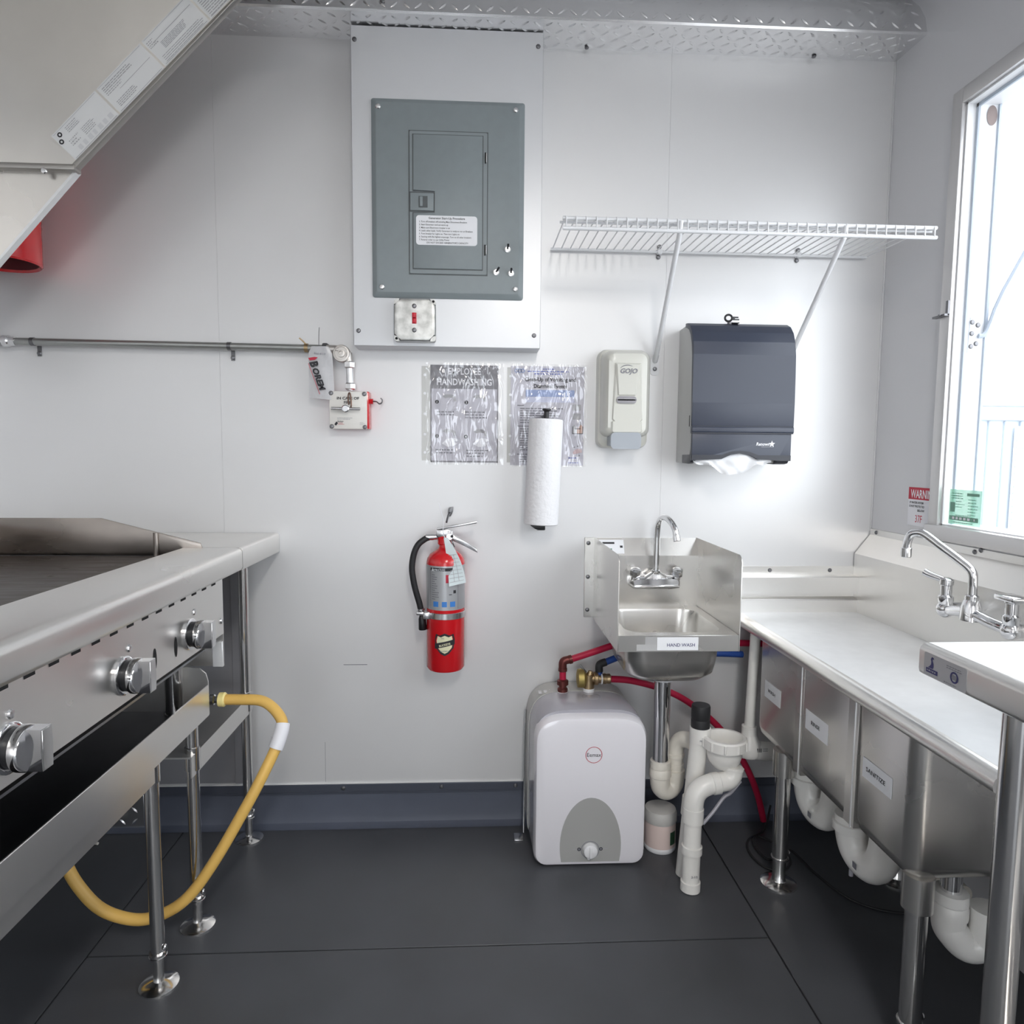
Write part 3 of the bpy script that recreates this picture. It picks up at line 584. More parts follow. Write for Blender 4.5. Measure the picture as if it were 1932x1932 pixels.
# ================================================================== folded towel dispenser
td = thing('towel_dispenser', (0.73, 0, 1.10), 'large smoky blue folded towel dispenser with keys on top', 'towel dispenser')
part('housing', MB().prism([(0, 1.105), (0, 1.490), (-0.075, 1.4925), (-0.110, 1.478), (-0.134, 1.440), (-0.142, 1.39), (-0.142, 1.16), (-0.118, 1.105)], 0, 0.5905, 0.8685, 0.002), M['housing'], td, 'pale grey side housing')
def shell(pts, t):      # a bent sheet following pts (y, z) with thickness t inwards
    P = [Vector((p[0], p[1])) for p in pts]; out = []
    for i, p in enumerate(P):
        d = (P[min(i + 1, len(P) - 1)] - P[max(i - 1, 0)]).normalized(); out.append(p + Vector((d.y, -d.x)) * t)
    return [tuple(p) for p in P] + [tuple(q) for q in reversed(out)]
cur = [(-0.070, 1.4965), (-0.090, 1.494), (-0.112, 1.484), (-0.131, 1.464), (-0.144, 1.436), (-0.150, 1.400), (-0.153, 1.34), (-0.1545, 1.27), (-0.155, 1.206)]
part('cover', MB().prism(shell([(a, b) for a, b in cur], -0.012), 0, 0.5865, 0.8725, 0.0015), M['smoke'], td, 'smoky blue upper cover')
part('rib', MB().prism([(-0.140, 1.206), (-0.155, 1.206), (-0.158, 1.201), (-0.158, 1.191), (-0.155, 1.187), (-0.140, 1.187)], 0, 0.587, 0.872, 0.001), M['smoke'], td)
part('rib_line', MB().box(0.588, 0.871, -0.1562, -0.14, 1.2045, 1.2062).box(0.588, 0.871, -0.1565, -0.14, 1.1855, 1.188), M['smoked'], td)
arc = [(0.8675, 1.1115), (0.8675, 1.187), (0.589, 1.187), (0.589, 1.1115), (0.601, 1.1115), (0.607, 1.1155), (0.672, 1.1155)] + [(0.672 + 0.104 * t, 1.1155 + 0.0165 * math.sin(PI * t)) for t in (0.12, 0.25, 0.4, 0.5, 0.6, 0.75, 0.88)] + [(0.776, 1.1155), (0.828, 1.1135), (0.832, 1.1115)]
part('lower_cover', MB().prism(arc, 1, -0.1535, -0.141, 0.0012), M['smoke'], td, 'smoky lower cover with arched mouth')
part('lower_lip', MB().prism([(0.589, 1.127), (0.672, 1.127), (0.70, 1.1365), (0.724, 1.139), (0.75, 1.1365), (0.776, 1.127), (0.8675, 1.127), (0.8675, 1.112), (0.83, 1.1125), (0.776, 1.1155), (0.75, 1.1285), (0.724, 1.1322), (0.70, 1.1285), (0.672, 1.1155), (0.60, 1.112), (0.589, 1.112)], 1, -0.1545, -0.15), M['smoked'], td, 'dark lip')
for x0, x1 in ((0.590, 0.604), (0.834, 0.868)):
    part('foot', MB().prism([(-0.1535, 1.126), (-0.141, 1.1275), (-0.06, 1.1275), (-0.06, 1.103), (-0.118, 1.1015), (-0.136, 1.1045)], 0, x0, x1, 0.002), M['smoked'], td)
part('slot', MB().box(0.5895, 0.5904, -0.122, -0.119, 1.205, 1.236), M['dark'], td)
F = FB(-0.1537)
F.text('Renown', 0.7675, 1.1535, 0.0125, M['paper_w'], td, bold=0.03, shear=0.25, sx=0.92)
part('star_logo', F.poly([(0.8125 + r * math.sin(2 * PI * k / 10), 1.158 + r * math.cos(2 * PI * k / 10)) for k, r in enumerate([0.0095, 0.0042] * 5)]), M['paper_w'], td)
part('logo_line', F.bars([(0.783, 0.818, 1.1495, 1.1505)]), M['inkl'], td)
part('lock', MB().cyl((0.708, -0.085, 1.492), (0.708, -0.085, 1.499), 0.007), M['screw'], td)
kb = MB().tube([(0.704 + 0.010 * math.cos(a), -0.085, 1.511 + 0.009 * math.sin(a)) for a in [2 * PI * k / 12 for k in range(13)]], 0.0030, 8, 3).box(0.706, 0.711, -0.0865, -0.0835, 1.494, 1.505, 0.001)
kb.box(0.713, 0.732, -0.086, -0.084, 1.511, 1.515).box(0.715, 0.733, -0.090, -0.088, 1.5045, 1.508).box(0.711, 0.722, -0.088, -0.085, 1.507, 1.515, 0.001).box(0.71, 0.73, -0.1, -0.08, 1.4945, 1.4965)
part('keys', kb, M['black'], td, 'black ring of small keys')

pt = thing('paper_towel', (0.71, -0.12, 1.05), 'loose white folded towel drooping from the smoky dispenser', 'paper towel')
def ptf(u, v):
    x = 0.597 + 0.226 * u; low = 1.1065 - 0.024 * math.exp(-((u - 0.46) / 0.20) ** 2) - 0.012 * math.sin(PI * u) - 0.004 * math.sin(23 * u)
    z = 1.1275 + 0.010 * math.exp(-((u - 0.56) / 0.2) ** 2) + (low - 1.1275 - 0.01 * math.exp(-((u - 0.56) / 0.2) ** 2)) * v
    y = -0.143 - 0.020 * v * math.sin(PI * u) + 0.008 * math.sin(17 * u + 5 * v) * v + 0.010 * abs(math.sin(9 * u + 2 * v)) * v + 0.004 * math.sin(31 * u - 9 * v) * v
    return Vector((x, y, z))
part('outer_sheet', MB().grid(ptf, 40, 12), M['paper'], pt, thick=0.0007)
part('inner_sheet', MB().grid(lambda u, v: Vector((0.612 + 0.21 * u, -0.132 + 0.004 * math.sin(12 * u), 1.126 - v * (0.018 + 0.012 * math.sin(PI * u)))), 24, 5), M['paper'], pt, thick=0.0007)

# ================================================================== wire shelf
ws = thing('wire_shelf', (0.68, 0, 1.70), 'white coated wire shelf high on the back wall with two slanted braces', 'shelf')
part('back_rod', MB().tube([(0.2065, -0.012, 1.7095), (1.135, -0.012, 1.7075)], 0.0042, 10, 1), M['wirew'], ws)
for z, y, r in ((1.6985, -0.30, 0.0050), (1.6745, -0.302, 0.0050)): part('front_rod', MB().tube([(0.2055, y, z), (1.148, y, z - 0.0005)], r, 10, 1), M['wirew'], ws)
part('front_under_rod', MB().tube([(0.2, -0.285, 1.694), (1.146, -0.285, 1.6935)], 0.0030, 8, 1), M['wirew'], ws)
wm = MB().tube([(0, -0.006, 0.0095), (0, -0.02, 0.0092), (0, -0.29, 0.0015), (0, -0.3035, -0.0005), (0, -0.3062, -0.005), (0, -0.3062, -0.0245), (0, -0.302, -0.0285)], 0.0018, 7, 1).mesh('wire', M['wirew'])
for k in range(38): put('wire', wm, ws, (0.213 + k * 0.02505, 0, 1.7028 - 0.00005 * k))
for x0, zt, xw, zw in ((0.497, 1.672, 0.519, 1.405), (0.913, 1.671, 0.930, 1.440)):
    b = part('brace', MB().tube([(x0, -0.297, zt), (xw, -0.010, zw)], 0.0068, 12, 1).tube([(x0, -0.296, zt - 0.003), (x0, -0.302, zt + 0.012), (x0, -0.305, zt + 0.026)], 0.0055, 10, 3), M['wirew'], ws, 'slanted white brace')
    part('foot_plate', MB().loft([[(x, y, z) for x, z in rrect(xw, zw - 0.020, 0.0235, 0.052, 0.008, 4)] for y in (0, -0.003)]).tube([(xw, -0.003, zw - 0.006), (xw, -0.010, zw), (xw, -0.022, zw + 0.012)], 0.0075, 10, 3), M['wirew'], b)
    put('screw', SCREW, b, (xw, -0.003, zw - 0.028))
for x in (0.522, 0.9325):
    c = part('wall_clip', MB().box(x - 0.007, x + 0.007, -0.018, 0, 1.702, 1.716, 0.003), M['wirew'], ws)
    put('screw', SCREW, c, (x + 0.0015, -0.004, 1.7255)); put('screw', SCREW, c, (x - 0.001, -0.002, 1.6965))

# ================================================================== fire extinguisher
fx = thing('fire_extinguisher', (-0.09, -0.075, 0.505), 'red fire extinguisher with black hose hung on the back wall', 'fire extinguisher')
cx, cy = -0.0895, -0.075
cyl = part('cylinder', MB().lathe([(0.040, 0), (0.050, 0.003), (0.0545, 0.010), (0.0545, 0.312), (0.052, 0.323), (0.044, 0.335), (0.032, 0.343), (0.022, 0.349), (0.0185, 0.356), (0.0175, 0.372)], (cx, cy, 0.505), (0, 0, 1), 40), M['red'], fx)
part('instruction_label', MB().loft([[(cx + 0.0549 * math.cos(a), cy + 0.0549 * math.sin(a), z) for a in [PI * (0.95 + 1.1 * k / 36) for k in range(37)]] for z in (0.687, 0.812)], cap=False, close=False), M['silver'], cyl, 'silver instruction label')
def wrap(a0, b0, a1, b1, m, nm, lift=0.0553, n=6):      # print wrapped on the cylinder; a = offset in x, b = z
    q = MB()
    for i in range(n):
        A_ = [math.asin(max(-0.99, min(0.99, (a0 + (a1 - a0) * t / n) / lift))) for t in (i, i + 1)]
        q.quad(*[(cx + lift * math.sin(a), cy - lift * math.cos(a), b) for a, b in ((A_[0], b0), (A_[1], b0), (A_[1], b1), (A_[0], b1))])
    part(nm, q, m, cyl)
wrap(-0.040, 0.798, 0.030, 0.807, M['ink'], 'black_heading')
Fx = FB(cy - 0.0556); Fx.text('INSTRUCTIONS', cx - 0.036, 0.7992, 0.0085, M['silver'], cyl, bold=0.02, sx=0.62, e=0.0002)
for k in range(12): wrap(-0.036, 0.786 - k * 0.0062, -0.036 + random.uniform(0.008, 0.020), 0.788 - k * 0.0062, M['inkg'], 'small_print')
wrap(-0.0405, 0.69, -0.0395, 0.797, M['inkg'], 'label_rule'); wrap(0.036, 0.69, 0.037, 0.797, M['inkg'], 'label_rule')
wrap(0.003, 0.765, 0.011, 0.788, M['redink'], 'red_print')
wrap(0.024, 0.735, 0.031, 0.744, M['ink'], 'figure_print'); wrap(0.012, 0.731, 0.020, 0.733, M['ink'], 'figure_print')
for x in (-0.032, -0.008, 0.015): wrap(x, 0.697, x + 0.014, 0.712, mat('class_blue', (0.05, 0.22, 0.62), 0.4), 'blue_class_mark')
shd = [(-.026, .030), (-.014, .026), (0, .032), (.014, .026), (.026, .030), (.030, .012), (.026, -.012), (.012, -.028), (0, -.034), (-.012, -.028), (-.026, -.012), (-.030, .012)]
def shield(sc, m, nm, lift): part(nm, MB().poly([(cx + lift * math.sin(a * sc / lift), cy - lift * math.cos(a * sc / lift), 0.591 + b * sc) for a, b in shd]), m, cyl)
def shield3(sc, m, nm, lift):
    q = MB(); c0 = q.bm.verts.new((cx, cy - lift, 0.591)); V = [q.bm.verts.new((cx + lift * math.sin(a * sc / lift), cy - lift * math.cos(a * sc / lift), 0.591 + b * sc)) for a, b in shd]
    for i in range(len(V)): q.bm.faces.new((c0, V[i], V[(i + 1) % len(V)]))
    part(nm, q, m, cyl)
shield3(0.98, M['ink'], 'badge_rim', 0.0552); shield3(0.78, M['gold'], 'badge', 0.0556)
q = MB()
for i in range(6):
    a0, a1 = -0.029 + 0.058 * i / 6, -0.029 + 0.058 * (i + 1) / 6; lf = 0.0562; t = 0.22
    q.quad(*[(cx + lf * math.sin(a / lf), cy - lf * math.cos(a / lf), 0.591 + a * t + h) for a, h in ((a0, -0.007), (a1, -0.007), (a1, 0.008), (a0, 0.008))])
part('badge_band', q, M['ink'], cyl, 'black banner across the badge')
Fx = Frame((cx, cy - 0.0566, 0.591), (1, 0, 0.22), (-0.22, 0, 1)); Fx.text('BUCKEYE', 0, -0.0035, 0.0085, M['gold'], cyl, 'CENTER', 0.02, sx=0.9)
Fx = FB(cy - 0.0562); Fx.text('FIRE', cx - 0.010, 0.6065, 0.0055, M['inkg'], cyl, sx=0.9); Fx.text('EQUIPMENT', cx, 0.5705, 0.005, M['inkg'], cyl, 'CENTER', 0.01)
part('collar', MB().lathe([(0.0165, 0), (0.019, 0.003), (0.019, 0.020), (0.015, 0.024)], (cx - 0.004, cy, 0.866), (0, 0, 1), 20), M['red'], fx, 'red neck collar')
vh = part('valve_head', MB().box(cx - 0.026, cx + 0.014, cy - 0.012, cy + 0.012, 0.888, 0.910, 0.003).cyl((cx - 0.022, cy, 0.889), (cx - 0.046, cy, 0.887), 0.0085, seg=14), M['screwb'], fx, 'bright valve head')
part('carry_handle', MB().prism([(cx - 0.024, 0.908), (cx + 0.088, 0.9275), (cx + 0.091, 0.933), (cx + 0.086, 0.9345), (cx - 0.026, 0.9135)], 1, cy - 0.012, cy + 0.012, 0.002), M['screwb'], fx, 'bright upper handle')
part('lever', MB().prism([(cx + 0.004, 0.898), (cx + 0.026, 0.893), (cx + 0.060, 0.873), (cx + 0.088, 0.855), (cx + 0.092, 0.843), (cx + 0.076, 0.851), (cx + 0.045, 0.867), (cx + 0.016, 0.880), (cx + 0.002, 0.885)], 1, cy - 0.011, cy + 0.011, 0.002), M['screwb'], fx, 'bright lower lever')
g = part('pressure_gauge', MB().lathe([(0.010, 0), (0.010, 0.006), (0.009, 0.008)], (cx + 0.012, cy - 0.012, 0.891), (0, -1, 0), 20), M['screwb'], fx)
part('gauge_face', FB(cy - 0.0202).disc(cx + 0.0185, 0.892, 0.0042), M['ink'], g)
part('pin_cord', MB().tube([(cx + 0.006, cy - 0.02, 0.886), (cx + 0.020, cy - 0.022, 0.872), (cx + 0.026, cy - 0.02, 0.862), (cx + 0.018, cy - 0.018, 0.882)], 0.0009, 6, 5), M['ink'], fx)
part('hose', MB().tube([(cx - 0.045, cy, 0.887), (-0.148, cy - 0.004, 0.882), (-0.167, cy - 0.01, 0.866), (-0.179, cy - 0.012, 0.838), (-0.184, cy - 0.012, 0.800), (-0.179, cy - 0.012, 0.760), (-0.171, cy - 0.010, 0.725), (-0.164, cy - 0.008, 0.700), (-0.160, cy - 0.006, 0.680)], 0.0088, 14, 5), M['rubber'], fx, 'black rubber hose')
part('hose_ferrule', MB().cyl((cx - 0.034, cy, 0.888), (cx - 0.056, cy - 0.001, 0.887), 0.0095, seg=14), M['screwb'], fx)
nz_ = part('nozzle', MB().lathe([(0.0072, 0), (0.0085, 0.004), (0.0105, 0.010), (0.0118, 0.040), (0.0105, 0.042), (0.006, 0.042)], (-0.1565, cy - 0.006, 0.663), (0.05, 0, -1), 18), M['black'], fx, 'black nozzle')
part('nozzle_collar', MB().lathe([(0.007, 0), (0.0105, 0.002), (0.0105, 0.006), (0.007, 0.008), (0.007, 0.016)], (-0.1592, cy - 0.006, 0.684), (0.05, 0, -1), 16), M['screwb'], fx)
bk = thing('extinguisher_bracket', (-0.09, 0, 0.66), 'metal strap bracket clamped round the fire extinguisher', 'bracket')
part('strap', MB().loft([[(cx + r * math.cos(a), cy + r * math.sin(a), z) for a in [2 * PI * k / 40 for k in range(40)]] for r, z in ((0.0552, 0.660), (0.0566, 0.661), (0.0566, 0.677), (0.0552, 0.678))], cap=False), M['screwb'], bk, 'bright steel band')
part('clasp', MB().box(-0.150, -0.130, cy - 0.050, cy - 0.030, 0.661, 0.681, 0.003).box(-0.172, -0.142, cy - 0.022, cy + 0.002, 0.666, 0.676, 0.003), M['screwb'], bk)
part('back_plate', MB().box(-0.108, -0.072, -0.020, 0, 0.55, 0.90, 0.003), M['screwb'], bk)
part('hook', MB().prism([(-0.084, 0.966), (-0.070, 0.969), (-0.071, 0.955), (-0.078, 0.940), (-0.084, 0.942), (-0.086, 0.955)], 1, -0.016, 0, 0.002).tube([(-0.078, -0.006, 0.955), (-0.084, -0.03, 0.945), (-0.088, -0.055, 0.928)], 0.003, 8, 4), M['screw'], bk, 'small dark wall hook')
tgn = thing('inspection_tag', (-0.055, -0.14, 0.755), 'pale gridded inspection tag tied to the fire extinguisher neck', 'tag')
def tagf(u, v):     # v: 0 top .. 1 bottom
    a = Vector((-0.094, -0.096, 0.889)).lerp(Vector((-0.077, -0.138, 0.757)), v); b = Vector((-0.083, -0.096, 0.889)).lerp(Vector((-0.030, -0.131, 0.767)), min(1, v))
    p = a.lerp(b, u); p.x += 0.010 * math.sin(PI * v) * (0.2 + 0.8 * u); p.y -= 0.012 * math.sin(PI * v) * u; return p
part('card', MB().grid(tagf, 8, 14), M['tag'], tgn, thick=0.0005)
q = MB()
def strip(u0, u1, v0, v1, n=8):
    for i in range(n):
        uu = [u0 + (u1 - u0) * t / n for t in (i, i + 1)]; vv = [v0 + (v1 - v0) * t / n for t in (i, i + 1)]
        if abs(u1 - u0) > abs(v1 - v0): c = [(uu[0], v0), (uu[1], v0), (uu[1], v1), (uu[0], v1)]
        else: c = [(u0, vv[0]), (u1, vv[0]), (u1, vv[1]), (u0, vv[1])]
        q.quad(*[tagf(a, b) + Vector((-0.0006, -0.0022, 0)) for a, b in c])
for v in (0.36, 0.44, 0.52, 0.60, 0.68, 0.76, 0.84, 0.92): strip(0.08, 0.92, v, v + 0.008)
for u in (0.34, 0.62): strip(u, u + 0.025, 0.36, 0.92)
part('printed_grid', q, M['inkl'], tgn)
part('tie', MB().tube([(-0.109, -0.082, 0.985), (-0.100, -0.088, 0.955), (-0.094, -0.098, 0.930), (-0.096, -0.099, 0.905), (-0.090, -0.098, 0.886)], 0.0011, 6, 5), M['paper_w'], tgn, 'white cable tie')
# ================================================================== hand sink
hs = thing('hand_sink', (0.505, 0, 0.53), 'small wall-hung steel hand sink with side splashes and gooseneck tap', 'sink')
X0, X1, YF = 0.351, 0.659, -0.360
part('back_splash', MB().prism([(-0.004, 0.660), (-0.030, 0.660), (-0.030, 0.828), (-0.006, 0.8775), (0, 0.8775), (0, 0.8755), (-0.028, 0.826), (-0.028, 0.662), (-0.004, 0.662)], 0, X0, X1), M['steel'], hs, angle=20)
side = [(-0.0, 0.634), (YF, 0.634), (YF, 0.860), (YF + 0.006, 0.871), (YF + 0.018, 0.877), (0, 0.879)]
ls = part('side_splash', MB().prism(side, 0, X0 - 0.0015, X0 + 0.0005), M['steel'], hs, 'left side splash')
part('side_splash', MB().prism(side, 0, X1 - 0.0005, X1 + 0.0015), M['steel'], hs, 'right side splash')
fl = part('mount_flange', MB().box(0.321, X0, -0.004, 0, 0.637, 0.879, 0.001, 1), M['steel'], hs, 'side flange screwed to the wall')
for z in (0.862, 0.760, 0.660): put('screw', SCREW, fl, (0.332, -0.004, z))
# deck with a rounded opening
o = [(X0 + 0.001, YF), (X1 - 0.001, YF), (X1 - 0.001, -0.03), (X0 + 0.001, -0.03)]
bw = lambda w, h, r: rrect(0.507, -0.196, w, h, r, 6)
b = MB(); inner = bw(0.250, 0.262, 0.045)
outer = []
for x, y in inner:      # outer ring points matched to the opening
    dx, dy = (x - 0.507) / 0.125, (y + 0.196) / 0.131; k = max(abs(dx), abs(dy))
    outer.append((0.505 + dx / k * 0.1525, -0.195 + dy / k * 0.1645))
b.loft([[(x, y, 0.676) for x, y in outer], [(x, y, 0.6755) for x, y in inner]], cap=False)
part('deck', b, M['steel'], hs)
rings = [[(x, y, z) for x, y in bw(w_, h_, r)] for w_, h_, r, z in ((0.250, 0.262, 0.045, 0.6755), (0.246, 0.258, 0.045, 0.668), (0.240, 0.250, 0.05, 0.60), (0.228, 0.238, 0.055, 0.562), (0.190, 0.200, 0.055, 0.543), (0.10, 0.10, 0.04, 0.538))]
part('bowl', MB().loft(rings + [[(x, y, z - 0.004) for x, y in bw(w_ + 0.008, h_ + 0.008, r + 0.003)] for w_, h_, r, z in ((0.10, 0.10, 0.04, 0.538), (0.190, 0.200, 0.055, 0.543), (0.228, 0.238, 0.055, 0.562), (0.240, 0.250, 0.05, 0.60), (0.246, 0.258, 0.045, 0.668))], cap=False), M['steel'], hs, 'deep rounded bowl', angle=50)
part('drain', MB().lathe([(0.056, 0), (0.056, 0.0035), (0.030, 0.0045), (0.028, 0.001), (0.001, 0.001)], (0.507, -0.196, 0.5345), (0, 0, 1), 28), M['chrome'], hs, 'round drain')
ap = part('apron', MB().box(X0 + 0.001, X1 - 0.001, YF, YF + 0.002, 0.6345, 0.676, 0.0006, 1), M['steelh'], hs, 'front apron')
F = FB(YF)
lb = part('hand_wash_sticker', F.card(0.450, 0.5545, 0.6385, 0.6715, 0.0006), M['white'], ap, 'white HAND WASH sticker')
F.text('HAND WASH', 0.5105, 0.6480, 0.0118, M['navy'], lb, 'CENTER', 0.008)
part('tape_residue', F.card(0.3985, 0.449, 0.6375, 0.6535, 0.0003), mat('clear_tape', (0.70, 0.70, 0.70), 0.3, 0.5), ap)
part('tape_residue', F.card(0.420, 0.449, 0.6535, 0.6725, 0.0003), mat('clear_tape_b', (0.66, 0.66, 0.66), 0.3, 0.6), ap)
Fs = Frame((0, -0.0302, 0.828), (1, 0, 0), (0, 0.0235, 0.0495))
ms = part('maker_sticker', Fs.card(0.362, 0.436, 0.006, 0.049, 0.0006), M['white'], hs, 'white maker sticker')
part('printed_line', Fs.bars([(0.372, 0.408, 0.036, 0.042), (0.424, 0.432, 0.024, 0.031)], 0.0009), M['ink'], ms); part('printed_line', Fs.bars([(0.372, 0.40, 0.018, 0.022)], 0.0009), M['greend'], ms)
fc = part('faucet', MB().loft([[(x, y, z) for x, z in rrect(0.5235, 0.752, w_, h_, h_ * 0.46, 6)] for w_, h_, y in ((0.150, 0.042, -0.030), (0.150, 0.042, -0.048), (0.142, 0.034, -0.062), (0.132, 0.024, -0.068))])
          .loft([[(x, y, 0.766) for x, y in rrect(0.5235, -0.052, 0.08, 0.03, 0.012, 4)], [(x, y, 0.784) for x, y in rrect(0.5235, -0.054, 0.028, 0.026, 0.012, 4)]]).box(0.456, 0.591, -0.074, -0.06, 0.739, 0.747, 0.003), M['chrome'], hs, 'chrome wall faucet')
for x in (0.462, 0.586):
    part('tap_knob', MB().lathe([(0.010, 0), (0.010, 0.006), (0.0155, 0.008), (0.0165, 0.014), (0.0155, 0.026), (0.010, 0.029)], (x, -0.056, 0.768), (0, -0.45, 1), 8).cyl((x, -0.050, 0.755), (x, -0.056, 0.770), 0.011), M['chrome'], fc)
sp = part('spout', MB().tube([(0.5235, -0.056, 0.780), (0.524, -0.056, 0.84), (0.5245, -0.057, 0.900), (0.526, -0.066, 0.930), (0.531, -0.092, 0.948), (0.538, -0.128, 0.944), (0.545, -0.160, 0.925), (0.548, -0.170, 0.900)], 0.0088, 16, 6), M['chrome'], fc, 'chrome gooseneck spout')
part('spout_nut', MB().lathe([(0.012, 0), (0.0135, 0.002), (0.0135, 0.010), (0.010, 0.013)], (0.5235, -0.056, 0.778), (0, 0, 1), 20), M['chrome'], fc)
part('aerator', MB().lathe([(0.0088, 0), (0.0102, 0.001), (0.0102, 0.016), (0.0085, 0.017)], (0.5478, -0.169, 0.905), (0.1, -0.3, -1), 18), M['chrome'], fc)

# ================================================================== drains under the hand sink
td2 = thing('sink_trap', (0.525, -0.2, 0.18), 'chrome tailpiece with yellowed plastic trap under the hand sink', 'drain pipe')
part('tailpiece', MB().lathe([(0.027, 0.0), (0.027, -0.012), (0.0265, -0.022), (0.0222, -0.024), (0.0222, -0.275)], (0.5125, -0.2, 0.534), (0, 0, 1), 24), M['chrome'], td2, 'chrome tailpiece')
part('slip_ring', MB().lathe([(0.0225, 0), (0.0285, 0.001), (0.0285, 0.007), (0.0225, 0.008)], (0.5125, -0.2, 0.508), (0, 0, 1), 24), M['knobw'], td2, 'white slip ring')
part('trap_nut', MB().lathe([(0.0225, 0), (0.0285, 0.0), (0.0295, -0.018), (0.0265, -0.020), (0.0305, -0.026), (0.0305, -0.044), (0.0275, -0.047)], (0.5125, -0.2, 0.279), (0, 0, 1), 12), M['pvcd'], td2)
part('trap_bend', MB().tube([(0.5125, -0.2, 0.240), (0.5125, -0.2, 0.222), (0.516, -0.198, 0.203), (0.529, -0.194, 0.191), (0.545, -0.188, 0.192), (0.556, -0.184, 0.206), (0.559, -0.183, 0.225), (0.559, -0.183, 0.245)], 0.0275, 18, 6), M['pvcd'], td2, 'lower U bend')
part('trap_arm', MB().tube([(0.559, -0.183, 0.240), (0.559, -0.183, 0.295), (0.563, -0.187, 0.322), (0.576, -0.203, 0.340), (0.59, -0.235, 0.345), (0.593, -0.262, 0.345)], 0.0225, 18, 6).lathe([(0.0235, 0), (0.025, 0.001), (0.025, 0.012), (0.0235, 0.013)], (0.559, -0.183, 0.252), (0, 0, 1), 20).lathe([(0.0235, 0), (0.025, 0.001), (0.025, 0.010), (0.0235, 0.011)], (0.559, -0.183, 0.282), (0, 0, 1), 20), M['pvcd'], td2, 'upper trap arm')

vp = thing('vent_standpipe', (0.592, -0.285, 0), 'upright white plastic drain pipe topped with black air valve', 'drain pipe')
part('pipe', MB().cyl((0.562, -0.285, 0.0), (0.5925, -0.285, 0.40), 0.0235, seg=24), M['pvc'], vp)
co = part('coupling', MB().lathe([(0.0235, 0), (0.0275, 0.002), (0.0275, 0.040), (0.024, 0.041)], (0.5925, -0.285, 0.368), (0, 0, 1), 28), M['pvc'], vp)
FB(-0.3128).text('NSF-PW', 0.583, 0.379, 0.007, M['inkg'], co, bold=0.02, e=0)
part('air_valve', MB().lathe([(0.0245, 0), (0.0245, 0.020), (0.0235, 0.022), (0.0245, 0.026), (0.0245, 0.056), (0.023, 0.060), (0.010, 0.061)], (0.5927, -0.285, 0.409), (0, 0, 1), 28), M['rubber'], vp, 'black air admittance valve')
part('hub', MB().lathe([(0.0235, 0), (0.027, 0.002), (0.027, 0.05), (0.0235, 0.052)], (0.5745, -0.285, 0.165), (0.076, 0, 1), 24), M['pvc'], vp)

fd = thing('funnel_drain', (0.56, -0.345, 0), 'white plastic drain with open funnel cup and two elbows in front of the standpipe', 'drain pipe')
part('lower_pipe', MB().cyl((0.5565, -0.352, 0.0), (0.561, -0.345, 0.225), 0.0225, seg=24), M['pvc'], fd)
for z, r, h in ((0.0, 0.0255, 0.026), (0.098, 0.0265, 0.022), (0.180, 0.0265, 0.040)):
    part('pipe_collar', MB().lathe([(0.0225, 0), (r, 0.0015), (r, h - 0.0015), (0.0225, h)], (0.5565 + 0.02 * z, -0.352 + 0.031 * z, z + 0.0003), (0.02, 0.031, 1), 26), M['pvc'], fd)
FB(-0.3745).text('2-1/2', 0.551, 0.046, 0.008, M['inkg'], fd, bold=0.02, e=0)
part('elbow', MB().tube([(0.561, -0.345, 0.205), (0.561, -0.345, 0.232), (0.566, -0.345, 0.254), (0.580, -0.344, 0.270), (0.602, -0.342, 0.279), (0.618, -0.341, 0.282)], 0.0255, 20, 6), M['pvc'], fd, 'lower sweep elbow')
part('pipe_collar', MB().lathe([(0.024, 0), (0.0275, 0.002), (0.0275, 0.020), (0.024, 0.022)], (0.607, -0.3415, 0.2795), (1, 0.03, 0.12), 26), M['pvc'], fd)
part('elbow', MB().tube([(0.612, -0.341, 0.2815), (0.630, -0.340, 0.2830), (0.652, -0.338, 0.288), (0.664, -0.336, 0.302), (0.666, -0.334, 0.322)], 0.0245, 20, 6).lathe([(0.025, 0), (0.027, 0.001), (0.027, 0.006), (0.025, 0.007)], (0.666, -0.334, 0.314), (0.1, 0.1, 1), 26), M['pvc'], fd, 'upper elbow')
part('funnel_cup', MB().lathe([(0.024, 0), (0.030, 0.004), (0.040, 0.018), (0.0445, 0.034), (0.0445, 0.054), (0.0450, 0.0545), (0.0560, 0.055), (0.0565, 0.079), (0.053, 0.083), (0.0455, 0.083), (0.0425, 0.072), (0.040, 0.050), (0.02, 0.04)], (0.648, -0.315, 0.312), (0, 0, 1), 36), M['pvc'], fd, 'open funnel cup')
for k in range(10):
    a = 2 * PI * k / 10; part('grip_lug', MB().box(-0.004, 0.004, -0.002, 0.002, 0, 0.020).__class__().cyl((0.648 + 0.0560 * math.cos(a), -0.315 + 0.0560 * math.sin(a), 0.369), (0.648 + 0.0560 * math.cos(a), -0.315 + 0.0560 * math.sin(a), 0.391), 0.0035, seg=6), M['pvc'], fd)
solo('condensate_tube', MB().tube([(0.70, -0.30, 0.265), (0.668, -0.318, 0.243), (0.648, -0.322, 0.232), (0.620, -0.326, 0.196), (0.592, -0.330, 0.166)], 0.0048, 10, 5), M['heaterb'], 'thin grey tube slanting behind the funnel drain elbows', 'tube', loc=(0.64, -0.32, 0.2))

